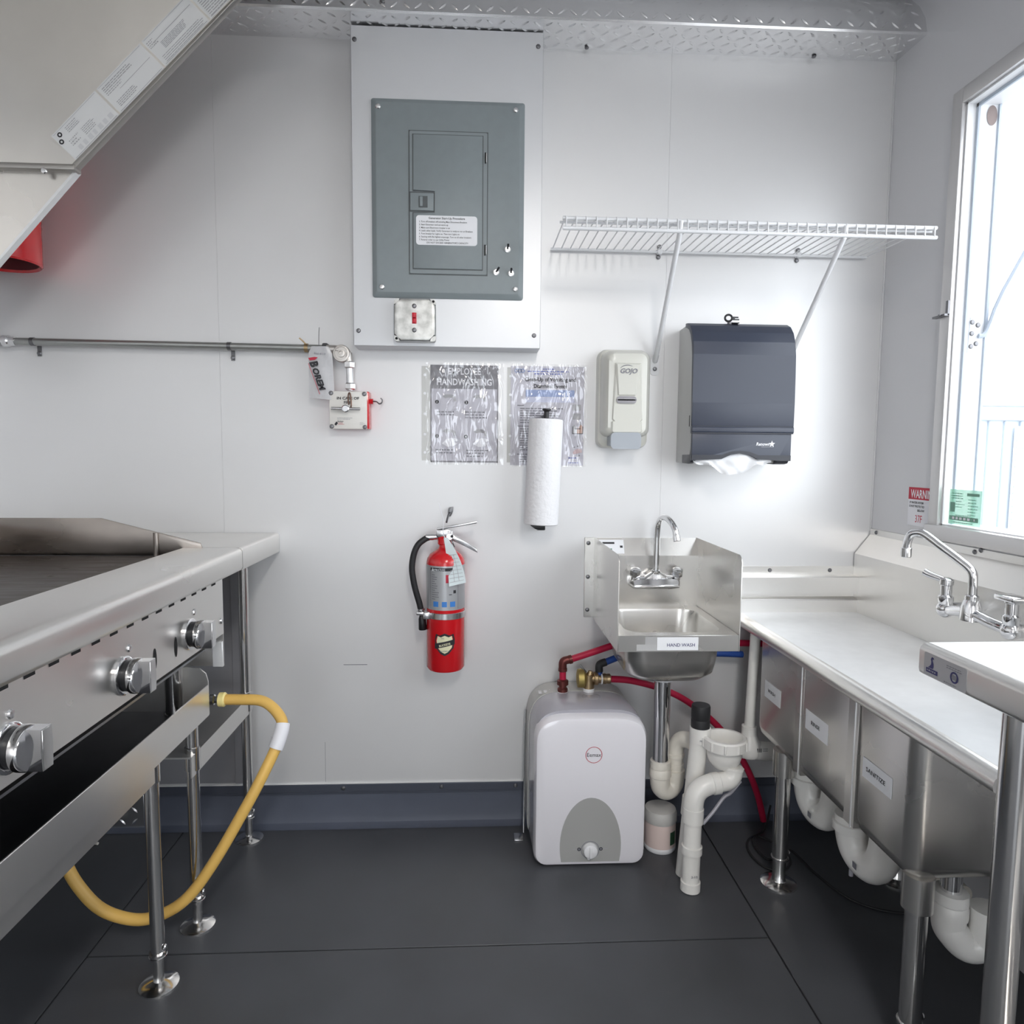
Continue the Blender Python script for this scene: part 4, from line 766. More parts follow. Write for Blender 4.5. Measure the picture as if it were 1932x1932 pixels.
rs = thing('riser_drain', (0.785, -0.13, 0.26), 'narrow pale plastic riser and tee left of the three-bowl sink', 'drain pipe')
part('riser', MB().cyl((0.795, -0.14, 0.64), (0.786, -0.14, 0.335), 0.0145, seg=18), M['pvc'], rs)
part('reducer', MB().lathe([(0.0145, 0.03), (0.021, 0.028), (0.021, 0.004), (0.023, 0), (0.034, -0.020), (0.036, -0.05), (0.030, -0.06)], (0.786, -0.14, 0.322), (0, 0, 1), 24), M['pvc'], rs)
te = part('tee', MB().tube([(0.745, -0.14, 0.285), (0.786, -0.142, 0.280), (0.83, -0.145, 0.276), (0.90, -0.15, 0.272)], 0.0265, 20, 4), M['pvc'], rs)
Fb = FB(-0.172)
part('barcode', Fb.bars([(0.782 + x, 0.782 + x + w_, 0.284, 0.2955) for x, w_ in ((0, .003), (.005, .0015), (.008, .003), (.013, .0012), (.016, .003), (.0215, .002), (.026, .0025))], 0), M['ink'], te)
part('printed_line', Fb.bars([(0.815, 0.829, 0.293, 0.295), (0.815, 0.829, 0.287, 0.289)], 0), M['inkl'], te)
solo('drain_line', MB().tube([(0.89, -0.20, 0.272), (0.965, -0.35, 0.262), (0.98, -0.60, 0.250), (0.98, -0.75, 0.245)], 0.021, 16, 4), M['pvcd'], 'horizontal plastic drain line running under the three-bowl sink', 'drain pipe', loc=(0.9, -0.5, 0.25))

# ================================================================== water lines
hp = thing('hot_water_pipe', (0.25, -0.1, 0.44), 'red hot-water pipe rising from the heater and running behind the hand sink', 'pipe')
part('riser', MB().cyl((0.2485, -0.1, 0.470), (0.2480, -0.1, 0.512), 0.0098, seg=16), M['hot'], hp)
part('run', MB().tube([(0.268, -0.099, 0.5355), (0.33, -0.088, 0.552), (0.40, -0.074, 0.570), (0.46, -0.055, 0.578), (0.60, -0.045, 0.572), (0.96, -0.045, 0.561)], 0.0098, 14, 4), M['hot'], hp)
part('elbow', MB().tube([(0.248, -0.1, 0.505), (0.248, -0.1, 0.526), (0.254, -0.1, 0.5335), (0.270, -0.0985, 0.536)], 0.0118, 14, 4).lathe([(0.0115, 0), (0.0128, .001), (0.0128, .009), (0.0115, .010)], (0.248, -0.1, 0.502), (0, 0, 1), 16).lathe([(0.0115, 0), (0.0128, .001), (0.0128, .009), (0.0115, .010)], (0.265, -0.099, 0.535), (1, 0.1, .25), 16), M['copper'], hp, 'copper elbow')
part('inlet_nut', MB().lathe([(0.015, 0), (0.015, 0.008), (0.011, 0.012), (0.011, 0.018), (0.0165, 0.020), (0.0165, 0.032), (0.010, 0.036)], (0.2485, -0.1, 0.443), (0, 0, 1), 12), M['copper'], hp, 'copper inlet nut')
cp_ = thing('cold_water_pipe', (0.36, -0.1, 0.48), 'blue cold-water pipe elbowing from the brass valve behind the hand sink', 'pipe')
part('riser', MB().cyl((0.3555, -0.098, 0.487), (0.3545, -0.098, 0.505), 0.0095, seg=16), M['cold'], cp_)
part('elbow', MB().tube([(0.3545, -0.098, 0.500), (0.354, -0.098, 0.516), (0.359, -0.096, 0.522), (0.374, -0.094, 0.5265)], 0.0112, 14, 4), M['rubber'], cp_, 'dark elbow')
part('run', MB().tube([(0.374, -0.094, 0.5265), (0.40, -0.088, 0.5345), (0.43, -0.076, 0.541), (0.48, -0.058, 0.545), (0.60, -0.05, 0.541), (0.795, -0.05, 0.533)], 0.0098, 14, 4), M['cold'], cp_)
bv = thing('mixing_valve', (0.335, -0.1, 0.44), 'brass mixing valve with lever on top of the white water heater', 'valve')
part('body', MB().cyl((0.324, -0.1, 0.448), (0.324, -0.1, 0.492), 0.0165, 0.0155, 12).cyl((0.318, -0.1, 0.481), (0.376, -0.1, 0.479), 0.0135, seg=14).lathe([(0.0175, 0), (0.0195, 0.002), (0.0195, 0.011), (0.0165, 0.013)], (0.338, -0.1, 0.480), (1, 0, 0), 10).cyl((0.326, -0.1, 0.488), (0.330, -0.1, 0.502), 0.011, 0.007), M['brass'], bv)
part('adjusting_cap', MB().lathe([(0.018, 0), (0.0265, 0.002), (0.0275, 0.018), (0.022, 0.022), (0.015, 0.026)], (0.290, -0.1, 0.481), (1, 0, 0), 18), mat('tarnished_brass', (0.42, 0.33, 0.12), 0.5, 0.9), bv, 'knurled brass cap')
part('outlet_nut', MB().lathe([(0.0125, 0), (0.0155, 0.001), (0.0155, 0.008), (0.013, 0.009), (0.0145, 0.013), (0.0145, 0.020), (0.011, 0.022)], (0.366, -0.1, 0.479), (1, 0, 0), 12), M['brass'], bv)
part('white_ring', MB().lathe([(0.0140, 0), (0.0165, 0), (0.0165, 0.004), (0.0140, 0.004)], (0.3585, -0.1, 0.4795), (1, 0, 0), 16), M['knobw'], bv)
part('lever', MB().prism([(0.318, 0.500), (0.310, 0.510), (0.299, 0.522), (0.296, 0.519), (0.306, 0.504), (0.314, 0.496)], 1, -0.103, -0.097, 0.001), M['screw'], bv, 'grey lever')
part('dip_nut', MB().lathe([(0.0165, 0), (0.0165, 0.012), (0.014, 0.016)], (0.324, -0.1, 0.4405), (0, 0, 1), 12), M['knobw'], bv)
solo('red_hose', MB().tube([(0.384, -0.1, 0.478), (0.43, -0.096, 0.474), (0.48, -0.088, 0.462), (0.54, -0.078, 0.441), (0.61, -0.070, 0.407), (0.685, -0.064, 0.352), (0.745, -0.060, 0.292), (0.80, -0.058, 0.215), (0.835, -0.056, 0.150), (0.862, -0.052, 0.080), (0.880, -0.050, 0.012)], 0.0098, 14, 5), M['hot'], 'red flexible hose curving from the brass valve down to the floor', 'hose', loc=(0.65, -0.07, 0.4))

# ================================================================== water heater
wh = thing('water_heater', (0.31, -0.13, 0), 'squat lilac-white water heater standing on the floor under the hand sink', 'water heater')
def hsec(y, x0, x1, z0, z1, rb, arch, drop):
    """front outline: rounded bottom corners, big rounded shoulders, arched top"""
    w_ = x1 - x0; c = (x0 + x1) / 2; pts = []
    for k in range(7): a = PI + PI / 2 * k / 6; pts.append((x0 + rb + rb * math.cos(a), z0 + rb + rb * math.sin(a)))
    for k in range(7): a = 1.5 * PI + PI / 2 * k / 6; pts.append((x1 - rb + rb * math.cos(a), z0 + rb + rb * math.sin(a)))
    n_ = 28
    for k in range(n_ + 1):
        a = PI * k / n_; ca, sa = math.cos(a), math.sin(a); e = 0.46
        pts.append((c + w_ / 2 * math.copysign(abs(ca) ** e, ca), z1 - arch + arch * abs(sa) ** 0.62))
    return [(x, y, z) for x, z in pts]
part('rear_case', MB().loft([hsec(-0.006, 0.150, 0.456, 0.02, 0.440, 0.03, 0.135, 0), hsec(-0.10, 0.150, 0.456, 0.012, 0.444, 0.03, 0.135, 0)]), M['heatert'], wh, 'silvery rear case')
part('bezel', MB().loft([hsec(-0.098, 0.152, 0.456, 0.010, 0.4425, 0.03, 0.135, 0), hsec(-0.112, 0.154, 0.458, 0.006, 0.4430, 0.03, 0.132, 0), hsec(-0.185, 0.157, 0.461, 0.004, 0.443, 0.03, 0.115, 0), hsec(-0.215, 0.160, 0.463, 0.004, 0.432, 0.03, 0.100, 0)]), M['heaterb'], wh, 'grey bezel')
fr = part('front_cover', MB().loft([hsec(-0.205, 0.1575, 0.4645, 0.0022, 0.424, 0.032, 0.085, 0), hsec(-0.232, 0.1585, 0.4635, 0.003, 0.423, 0.032, 0.084, 0), hsec(-0.243, 0.163, 0.459, 0.008, 0.417, 0.030, 0.080, 0), hsec(-0.246, 0.171, 0.451, 0.016, 0.409, 0.026, 0.076, 0)]), M['heater'], wh, 'glossy lilac-white front cover')
F = FB(-0.2462)
dl = part('dial_panel', F.poly([(0.232 + 0.0 , 0.0165)] + [(0.312 + 0.084 * math.cos(a) * (1 if True else 1), 0.060 + 0.138 * math.sin(a)) for a in [PI * (1.1 - 1.2 * k / 30) for k in range(31)]] + [(0.392, 0.0165)], 0.0005), M['dial'], fr, 'grey arched dial panel')
part('knob', MB().lathe([(0.0205, 0), (0.0205, 0.004), (0.0185, 0.012), (0.015, 0.014)], (0.3115, -0.2465, 0.050), (0, -1, 0), 28).prism([(0.3035, 0.035), (0.303, 0.027), (0.308, 0.024), (0.3135, 0.030)], 1, -0.2525, -0.2465).box(0.3075, 0.3155, -0.264, -0.258, 0.034, 0.066, 0.002), M['knobw'], dl, 'white control knob')
part('knob_ring', F.disc(0.3115, 0.050, 0.0255, 0.0008, 0.0235), M['inkg'], dl)
for x in (0.281, 0.341): part('indicator', F.disc(x, 0.0525, 0.005, 0.0008, 0.003), M['ink'], dl); part('indicator_lens', F.disc(x, 0.0525, 0.003, 0.0008), M['inkg'], dl)
part('dial_print', F.bars([(0.262, 0.275, 0.0515, 0.0535), (0.347, 0.360, 0.0525, 0.0545)], 0.0008), M['inkl'], dl)
part('logo_ring', F.disc(0.317, 0.318, 0.0228, 0.0005, 0.0213), M['redink'], fr, 'thin red ring')
F.text('Eemax', 0.317, 0.3130, 0.0155, M['ink'], fr, 'CENTER', 0.0, e=0.0006, sx=0.95)
part('top_port', MB().lathe([(0.026, 0), (0.026, 0.004), (0.018, 0.006)], (0.324, -0.145, 0.4395), (0, 0, 1), 20), M['heaterb'], wh)
part('inlet_boss', MB().lathe([(0.016, 0), (0.016, 0.005)], (0.2485, -0.1, 0.438), (0, 0, 1), 16), M['knobw'], wh)
part('wall_strap', MB().tube([(0.148, -0.02, 0.36), (0.146, -0.03, 0.28), (0.145, -0.04, 0.15), (0.143, -0.06, 0.05), (0.142, -0.075, 0.004)], 0.003, 8, 4).box(0.112, 0.138, -0.115, -0.075, 0.0, 0.004, 0.001), M['screwb'], wh, 'bright side strap')
for k in range(6):
    part('case_vent', MB().box(0.18 + 0.016 * k, 0.190 + 0.016 * k, -0.09, -0.07, 0.4325 + 0.0018 * k, 0.435 + 0.0018 * k, 0.001), M['knobw'], wh)

jr = thing('plastic_tub', (0.529, -0.155, 0), 'small cloudy tub with pink contents between heater and drain pipes', 'jar')
part('body', MB().lathe([(0.040, 0), (0.0435, 0.003), (0.0445, 0.012), (0.0445, 0.080), (0.043, 0.086)], (0.529, -0.155, 0), (0, 0, 1), 32), M['jarpink'], jr, 'pinkish tub body')
part('base_band', MB().lathe([(0.0425, 0.0002), (0.0452, 0.004), (0.0452, 0.014), (0.0445, 0.015)], (0.529, -0.155, 0), (0, 0, 1), 32), M['knobw'], jr)
part('lid', MB().lathe([(0.0455, 0.084), (0.0465, 0.086), (0.0465, 0.108), (0.043, 0.118), (0.030, 0.1225), (0.010, 0.1215)], (0.529, -0.155, 0), (0, 0, 1), 36), mat('cloudy_lid', (0.60, 0.59, 0.57), 0.4, bump=0.3, bscale=60), jr, 'cloudy screw lid')
part('label_patch', MB().loft([[(0.529 + 0.0451 * math.cos(a), -0.155 + 0.0451 * math.sin(a), z) for a in [-1.15 + 0.5 * k / 6 for k in range(7)]] for z in (0.026, 0.064)], cap=False, close=False), M['jargreen'], jr, 'dark green label patch')
# ================================================================== three-bowl sink on the right
def foot(parent, x, y, r=0.0195, z=0.0):
    k = min(1, r / 0.0195 * 1.2)
    f = part('foot', MB().lathe([(0.046 * k, 0), (0.046 * k, 0.003), (0.040 * k, 0.006), (0.018, 0.010), (r - 0.003, 0.012), (r - 0.003, 0.075)], (x, y, z), (0, 0, 1), 28), M['tubesteel'], parent, 'flanged adjustable foot')
    part('lock_ring', MB().lathe([(0.018, 0), (r + 0.003, 0.001), (r + 0.003, 0.006), (0.018, 0.007)], (x, y, z + 0.068), (0, 0, 1), 24), M['tubesteel'], parent)
    put('set_screw', SCREWB, parent, (x + r + 0.001, y - 0.002, z + 0.085), (0, 0, PI / 2))
    return f
ts = thing('three_bowl_sink', (0.97, -0.55, 0), 'long steel three-bowl sink along the right wall below the window', 'sink')
XD, ZD, YE = 0.790, 0.656, -1.07
part('deck_cover', MB().box(XD, 1.15, YE, -0.024, 0.650, ZD, 0.001, 1), M['bright'], ts, 'bright flat sink cover')
rim = [(XD + 0.002, 0.6575), (XD - 0.006, 0.6585), (XD - 0.014, 0.656), (XD - 0.022, 0.649), (XD - 0.0255, 0.640), (XD - 0.024, 0.631), (XD - 0.018, 0.6265), (XD - 0.012, 0.6285), (XD - 0.012, 0.640), (XD + 0.002, 0.650)]
part('rolled_rim', MB().prism(rim, 1, YE, -0.020), M['steelw'], ts, 'rolled front rim', angle=60)
part('backsplash', MB().prism([(1.15, 0.640), (1.15, 0.832), (1.196, 0.890), (1.196, 0.908), (1.199, 0.908), (1.199, 0.640)], 1, YE, -0.004), M['steelw'], ts, 'tall sloped backsplash', angle=20)
for y in (-0.035, -0.44, -0.46): put('screw', SCREWX, ts, (1.196, y, 0.899 if y != -0.46 else 0.906))
es = part('end_splash', MB().prism([(0, 0.792), (-0.004, 0.792), (-0.004, 0.7665), (-0.034, 0.7655), (-0.036, 0.763), (-0.036, 0.7135), (-0.010, 0.7115), (-0.010, 0.700), (-0.030, 0.697), (-0.034, 0.693), (-0.034, 0.652), (0, 0.652)], 0, 0.675, 1.15), M['steelw'], ts, 'stepped end splash on the back wall', angle=25)
for x in (0.888, 1.075): put('screw', SCREW, es, (x, -0.004, 0.780))
XB = 0.782
bows = ((-0.205, -0.432, 'WASH'), (-0.446, -0.664, 'RINSE'), (-0.678, -0.876, 'SANITIZE'))
for i, (ya, yb, t) in enumerate(bows):
    yc = (ya + yb) / 2; h = abs(yb - ya) / 1
    def ring(z, ins, r): return [(x, y, z) for x, y in rrect((XB + 1.13) / 2, yc, 1.13 - XB - 2 * ins, h - 2 * ins, r if i == 2 else r * 0.5, 6)]
    b = part('bowl', MB().loft([ring(0.650, 0, 0.028), ring(0.385, 0.0, 0.03), ring(0.366, 0.004, 0.03), ring(0.357, 0.016, 0.03), ring(0.3555, 0.04, 0.03)]), M['steel'], ts, ('far', 'middle', 'near')[i] + ' bowl', angle=50)
    F = Frame((XB - 0.0004, 0, 0), (0, -1, 0), (0, 0, 1))       # faces left; a = -y
    la0, la1, lz0, lz1 = ((0.244, 0.338, 0.4845, 0.520), (0.473, 0.575, 0.490, 0.527), (0.7135, 0.8105, 0.481, 0.522))[i]
    if i < 2: lz0, lz1 = lz0 - 0.008, lz1 + 0.002
    s_ = part('bowl_sticker', F.card(la0, la1, lz0, lz1, 0.0006), M['white'], b, 'white ' + t + ' sticker')
    F.text(t, (la0 + la1) / 2 - 0.004, (lz0 + lz1) / 2 - 0.004, 0.0125, M['ink'], s_, 'CENTER', 0.015, sx=1.25)
    if i < 2: part('seam_strip', MB().box(XB - 0.0006, XB + 0.02, yb - 0.0275, yb + 0.012, 0.356, 0.640, 0.0004, 1), M['steel'], ts, 'joint strip between bowls'); part('weld_bead', MB().box(XB - 0.0022, XB, yb - 0.017, yb - 0.0135, 0.352, 0.640, 0.0008), M['bright'], ts, 'bright weld bead between bowls')
for x, y in ((0.800, -0.333), (0.812, -0.855)):
    lg = part('leg', MB().cyl((x, y, 0.354), (x, y, 0.07), 0.0195, seg=24), M['tubesteel'], ts)
    part('leg_socket', MB().lathe([(0.027, 0), (0.027, -0.066), (0.0195, -0.068)], (x, y, 0.364), (0, 0, 1), 24), M['steel'], lg)
    foot(lg, x, y)
for y in (-0.333, -0.893): lg = part('leg', MB().cyl((1.12, y, 0.354), (1.12, y, 0.07), 0.0195, seg=20), M['tubesteel'], ts); foot(lg, 1.12, y)
fa = part('faucet', MB().tube([(1.105, -0.480, 0.772), (1.095, -0.500, 0.772), (1.085, -0.530, 0.777), (1.080, -0.590, 0.786), (1.085, -0.650, 0.777), (1.095, -0.684, 0.772), (1.105, -0.70, 0.772)], 0.012, 16, 5)
          .cyl((1.15, -0.492, 0.772), (1.10, -0.492, 0.772), 0.016).cyl((1.15, -0.688, 0.772), (1.10, -0.688, 0.772), 0.016).sphere((1.094, -0.492, 0.772), 0.020).sphere((1.094, -0.688, 0.772), 0.020).lathe([(0.022, 0), (0.020, 0.03), (0.015, 0.045)], (1.08, -0.592, 0.770), (0, 0, 1), 20), M['chrome'], ts, 'chrome double-handled wall faucet')
for y, s in ((-0.492, 1), (-0.688, -1)):
    part('valve_stem', MB().lathe([(0.014, 0), (0.0165, 0.012), (0.0165, 0.020), (0.012, 0.024), (0.012, 0.046), (0.0145, 0.048), (0.0145, 0.060), (0.008, 0.064)], (1.093, y, 0.782), (0, 0, 1), 18), M['chrome'], fa)
    part('lever_handle', MB().tube([(1.093, y, 0.838), (1.085, y + 0.012 * s, 0.842), (1.072, y + 0.030, 0.848), (1.066, y + 0.040, 0.853)], lambda t: 0.0062 + 0.003 * t, 10, 4) if s > 0 else MB().box(1.06, 1.10, y - 0.04, y + 0.012, 0.836, 0.848, 0.004), M['chrome'], fa)
part('spout', MB().tube([(1.08, -0.592, 0.800), (1.08, -0.592, 0.855), (1.078, -0.588, 0.878), (1.066, -0.566, 0.898), (1.046, -0.530, 0.925), (1.030, -0.502, 0.9465), (1.022, -0.488, 0.951), (1.013, -0.474, 0.945), (1.009, -0.468, 0.925), (1.008, -0.466, 0.902)], 0.0092, 16, 5).lathe([(0.0135, 0), (0.0135, 0.012), (0.0095, 0.015)], (1.08, -0.592, 0.812), (0, 0, 1), 18), M['chrome'], fa, 'chrome swing spout')
part('aerator', MB().lathe([(0.0092, 0), (0.0118, 0.002), (0.0118, 0.022), (0.010, 0.024)], (1.0083, -0.4665, 0.914), (0, 0, -1), 18), M['chrome'], fa)

def trap(y, label, sc=1.0, yaw=0):
    t = thing('bowl_trap', (0.9, y, 0.2), label, 'drain pipe', 'plastic traps under the three-bowl sink')
    c = Vector((0.885, y, 0.0)); 
    part('tailpiece', MB().cyl((c.x, y, 0.358), (c.x, y, 0.315), 0.0185, seg=20), M['chrome'], t, 'chrome tailpiece')
    part('trap_nut', MB().lathe([(0.019, 0), (0.030, -0.001), (0.031, -0.020), (0.028, -0.024), (0.0315, -0.030), (0.0315, -0.048), (0.027, -0.050)], (c.x, y, 0.322), (0, 0, 1), 14), M['pvc'], t)
    part('bend', MB().tube([(c.x, y, 0.285), (c.x, y, 0.255), (c.x + 0.006, y - 0.006, 0.240), (c.x + 0.026, y - 0.014, 0.222), (c.x + 0.048, y - 0.020, 0.230), (c.x + 0.056, y - 0.022, 0.255), (c.x + 0.056, y - 0.022, 0.30)], 0.029, 20, 6), M['pvc'], t)
    return t
def saddle(y, z, label):
    """U trap seen under the bowl edge"""
    t = thing('bowl_trap', (0.9, y, z), label, 'drain pipe', 'plastic traps under the three-bowl sink')
    part('bend', MB().tube([(0.86, y + 0.045, z + 0.10), (0.862, y + 0.044, z + 0.060), (0.866, y + 0.034, z + 0.026), (0.872, y + 0.012, z + 0.008), (0.878, y - 0.016, z + 0.008), (0.884, y - 0.036, z + 0.028), (0.888, y - 0.044, z + 0.062), (0.89, y - 0.046, z + 0.10)], 0.034, 20, 6), M['pvc'], t)
    part('trap_nut', MB().lathe([(0.034, 0), (0.039, 0.002), (0.039, 0.020), (0.034, 0.022)], (0.86, y + 0.045, z + 0.062), (0, 0, 1), 12), M['pvc'], t)
    part('stamp', MB().quad(*[(0.8405, y - 0.014 + a, z + 0.004 + b) for a, b in ((0.010, 0), (-0.006, 0), (-0.006, 0.014), (0.010, 0.014))]), M['inkg'], t)
    return t
saddle(-0.385, 0.212, 'white plastic trap peeping out under the middle sink bowl')
saddle(-0.592, 0.208, 'white plastic trap peeping out under the near sink bowl, beside the weld strip')
trap(-0.842, 'white plastic trap with chrome tailpiece behind the near sink leg')
for z0_, y0_ in ((0.185, -0.545),): solo('drip_stub', MB().cyl((0.875, y0_ + 0.01, 0.183), (0.875, y0_ + 0.01, 0.150), 0.005), M['heaterb'], 'small grey stub hanging below the near trap', 'tube', loc=(0.875, y0_, 0.15))
solo('black_cable', MB().tube([(0.90, -0.05, 0.06), (0.86, -0.10, 0.010), (0.80, -0.135, 0.004), (0.775, -0.20, 0.004), (0.79, -0.27, 0.004), (0.835, -0.285, 0.004), (0.875, -0.24, 0.004), (0.872, -0.17, 0.004), (0.83, -0.13, 0.010), (0.80, -0.17, 0.011), (0.81, -0.24, 0.008), (0.86, -0.22, 0.008), (0.90, -0.20, 0.004), (0.915, -0.30, 0.004), (0.945, -0.40, 0.004), (1.00, -0.452, 0.004), (1.08, -0.47, 0.004), (1.16, -0.46, 0.004)], 0.0033, 8, 6), M['rubber'], 'thin black cable coiled on the floor by the far sink leg', 'cable', loc=(0.85, -0.2, 0))

# stickers on the right wall and window
FR = Frame((1.2, 0, 0), (0, -1, 0), (0, 0, 1))
wsn = thing('warning_sticker', (1.2, -0.22, 0.94), 'red and white warning sticker on the right wall beside the window', 'sticker')
cdn = part('card', FR.card(0.173, 0.2745, 0.938, 1.043, 0.0008), M['paper_w'], wsn)
part('red_band', FR.card(0.173, 0.2745, 1.010, 1.043, 0.0010), M['redink'], cdn)
FR.text('WARNING', 0.183, 1.0145, 0.032, M['white'], cdn, bold=0.015, sx=0.66, e=0.0013)
FR.text('IF WATER SYSTEM', 0.180, 0.9985, 0.0085, M['ink'], cdn, bold=0.02, sx=0.84, e=0.0012)
FR.text('IS NOT PROTECTED', 0.179, 0.9885, 0.0085, M['ink'], cdn, bold=0.02, sx=0.82, e=0.0012)
FR.text('BELOW', 0.2285, 0.9775, 0.0085, M['ink'], cdn, 'CENTER', 0.02, e=0.0012)
FR.text('37F', 0.2205, 0.948, 0.0285, M['redink'], cdn, 'CENTER', 0.0, sx=0.72, e=0.0012)
FG = Frame((1.2115, 0, 0), (0, -1, 0), (0, 0, 1))
gp = thing('permit_sticker', (1.2115, -0.38, 0.955), 'pale green permit sheet stuck on the window glass', 'sticker')
gc = part('card', FG.card(0.321, 0.432, 0.957, 1.045, 0.0006), M['greenst'], gp)
part('printed_lines', FG.bars(lines(0.328, 0.375, 1.036, 3, 0.006, 0.0022, (.8, 1)) + lines(0.345, 0.378, 1.016, 3, 0.007, 0.002, (.6, 1)) + lines(0.388, 0.424, 1.022, 6, 0.0075, 0.002, (.6, 1)) + lines(0.345, 0.40, 0.981, 1, 0.006, 0.002, (.9, 1)) + lines(0.34, 0.41, 0.963, 1, 0.006, 0.002, (.9, 1)), 0.0009), M['greend'], gc)
part('dark_panel', FG.bars([(0.325, 0.425, 0.967, 0.978), (0.383, 0.425, 1.030, 1.037), (0.325, 0.343, 0.988, 1.012)], 0.0009), mat('mid_green', (0.17, 0.34, 0.26), 0.6), gc)
part('panel_lettering', FG.bars(lines(0.335, 0.402, 0.9755, 1, 0.006, 0.0062, (1, 1)) + [(0.410, 0.414, 0.970, 0.975)], 0.0011), M['paper_w'], gc)

# ================================================================== near worktable on the right
wt = thing('steel_worktable', (0.95, -1.5, 0), 'raised steel worktable in the right foreground with maker sticker on its edge', 'table')
TZ = 0.838
part('top', MB().box(0.70, 1.14, -2.1, -1.0, TZ - 0.004, TZ, 0.0015, 1), M['bright'], wt, 'bright tabletop')
part('end_edge', MB().box(0.70, 1.14, -1.0025, -1.0, TZ - 0.05, TZ, 0.0008, 1), M['steelw'], wt)
bn = [(0.702, TZ), (0.695, TZ - 0.0015), (0.690, TZ - 0.006), (0.6885, TZ - 0.012), (0.6885, TZ - 0.040), (0.690, TZ - 0.046), (0.695, TZ - 0.0495), (0.705, TZ - 0.050), (0.705, TZ - 0.047), (0.702, TZ - 0.045)]
ed = part('front_edge', MB().prism(bn, 1, -2.1, -1.0), M['steelw'], wt, 'rounded front edge', angle=60)
FL = Frame((0.6884, 0, 0), (0, -1, 0), (0, 0, 1))
mk = part('maker_sticker', FL.card(1.0125, 1.103, 0.7925, 0.8275, 0.0004, 0.003), M['silver'], ed, 'silvery maker sticker with swan-like mark')
part('swan_mark', FL.poly([(1.0215, 0.8055), (1.025, 0.8075), (1.0285, 0.8115), (1.029, 0.8155), (1.0275, 0.8195), (1.030, 0.8235), (1.034, 0.8225), (1.035, 0.820), (1.032, 0.8208), (1.0315, 0.818), (1.034, 0.8135), (1.0345, 0.809), (1.033, 0.8055)], 0.0007), M['navy'], mk)
part('name_bar', FL.bars([(1.018, 1.044, 0.798, 0.8048)], 0.0007), M['navy'], mk)
part('bar_lettering', FL.bars(lines(1.0205, 1.0415, 0.8026, 1, 0.003, 0.0022, (1, 1)), 0.0009), M['silver'], mk)
part('round_mark', FL.disc(1.079, 0.8075, 0.0085, 0.0007, 0.0058), M['navy'], mk)
part('round_mark_core', FL.poly([(1.0745, 0.804), (1.0835, 0.804), (1.0835, 0.811), (1.0745, 0.811)], 0.0008), M['inkg'], mk)
part('printed_line', FL.bars(lines(1.062, 1.095, 0.8215, 2, 0.003, 0.0012, (.9, 1)) + lines(1.058, 1.085, 0.7965, 1, 0.003, 0.0014, (.9, 1)), 0.0007), M['inkg'], mk)
for x, y in ((0.760, -1.115), (1.10, -1.115), (0.760, -2.0), (1.10, -2.0)):
    lg = part('leg', MB().cyl((x, y, TZ - 0.05), (x, y, 0.06), 0.0208, seg=28), M['tubesteel'], wt)
    part('shelf_socket', MB().lathe([(0.0208, 0), (0.0245, 0.001), (0.0245, 0.06), (0.0208, 0.061)], (x, y, 0.215), (0, 0, 1), 24), M['tubesteel'], lg)
    foot(lg, x, y)
part('undershelf', MB().box(0.764, 1.10, -2.0, -1.115, 0.235, 0.262, 0.004), M['steelw'], wt, 'lower shelf')
part('leg_channel', MB().box(0.74, 1.10, -1.145, -1.085, TZ - 0.055, TZ - 0.005), M['steelw'], wt)
# ================================================================== left: end table, stand, griddle
et = thing('end_table', (-0.95, -0.15, 0), 'narrow steel table filling the corner between griddle and back wall', 'table')
part('top', MB().box(-1.34, -0.585, -0.315, -0.004, 0.886, 0.890, 0.001, 1), M['steelw'], et)
part('front_edge', MB().prism([(-0.586, 0.890), (-0.578, 0.8885), (-0.5755, 0.884), (-0.5755, 0.838), (-0.578, 0.834), (-0.588, 0.832), (-0.588, 0.835), (-0.580, 0.838), (-0.579, 0.880), (-0.586, 0.887)], 1, -0.315, -0.004), M['steelw'], et, angle=60)
part('end_cap', MB().box(-0.588, -0.5757, -0.006, -0.003, 0.832, 0.8885, 0.001, 1), M['bright'], et)
part('back_panel', MB().box(-1.33, -0.692, -0.013, -0.010, 0.14, 0.832, 0.0008, 1).box(-0.715, -0.692, -0.018, -0.013, 0.14, 0.832, 0.001, 1), M['panelst'], et, 'dark steel panel behind the table')
for y, zt in ((-0.072, 0.84), (-0.438, 0.50)):
    lg = part('leg', MB().cyl((-0.660, y, zt), (-0.660, y, 0.06), 0.0138, seg=24), M['tubesteel'], et)
    part('shelf_socket', MB().lathe([(0.0138, 0), (0.0168, 0.001), (0.0168, 0.055), (0.0138, 0.056)], (-0.660, y, 0.385), (0, 0, 1), 24), M['tubesteel'], lg)
    foot(lg, -0.660, y, 0.0138)
us = part('undershelf', MB().box(-1.30, -0.652, -0.47, -0.06, 0.424, 0.428).box(-0.652, -0.649, -0.47, -0.06, 0.378, 0.428), M['steelw'], et, 'low undershelf')

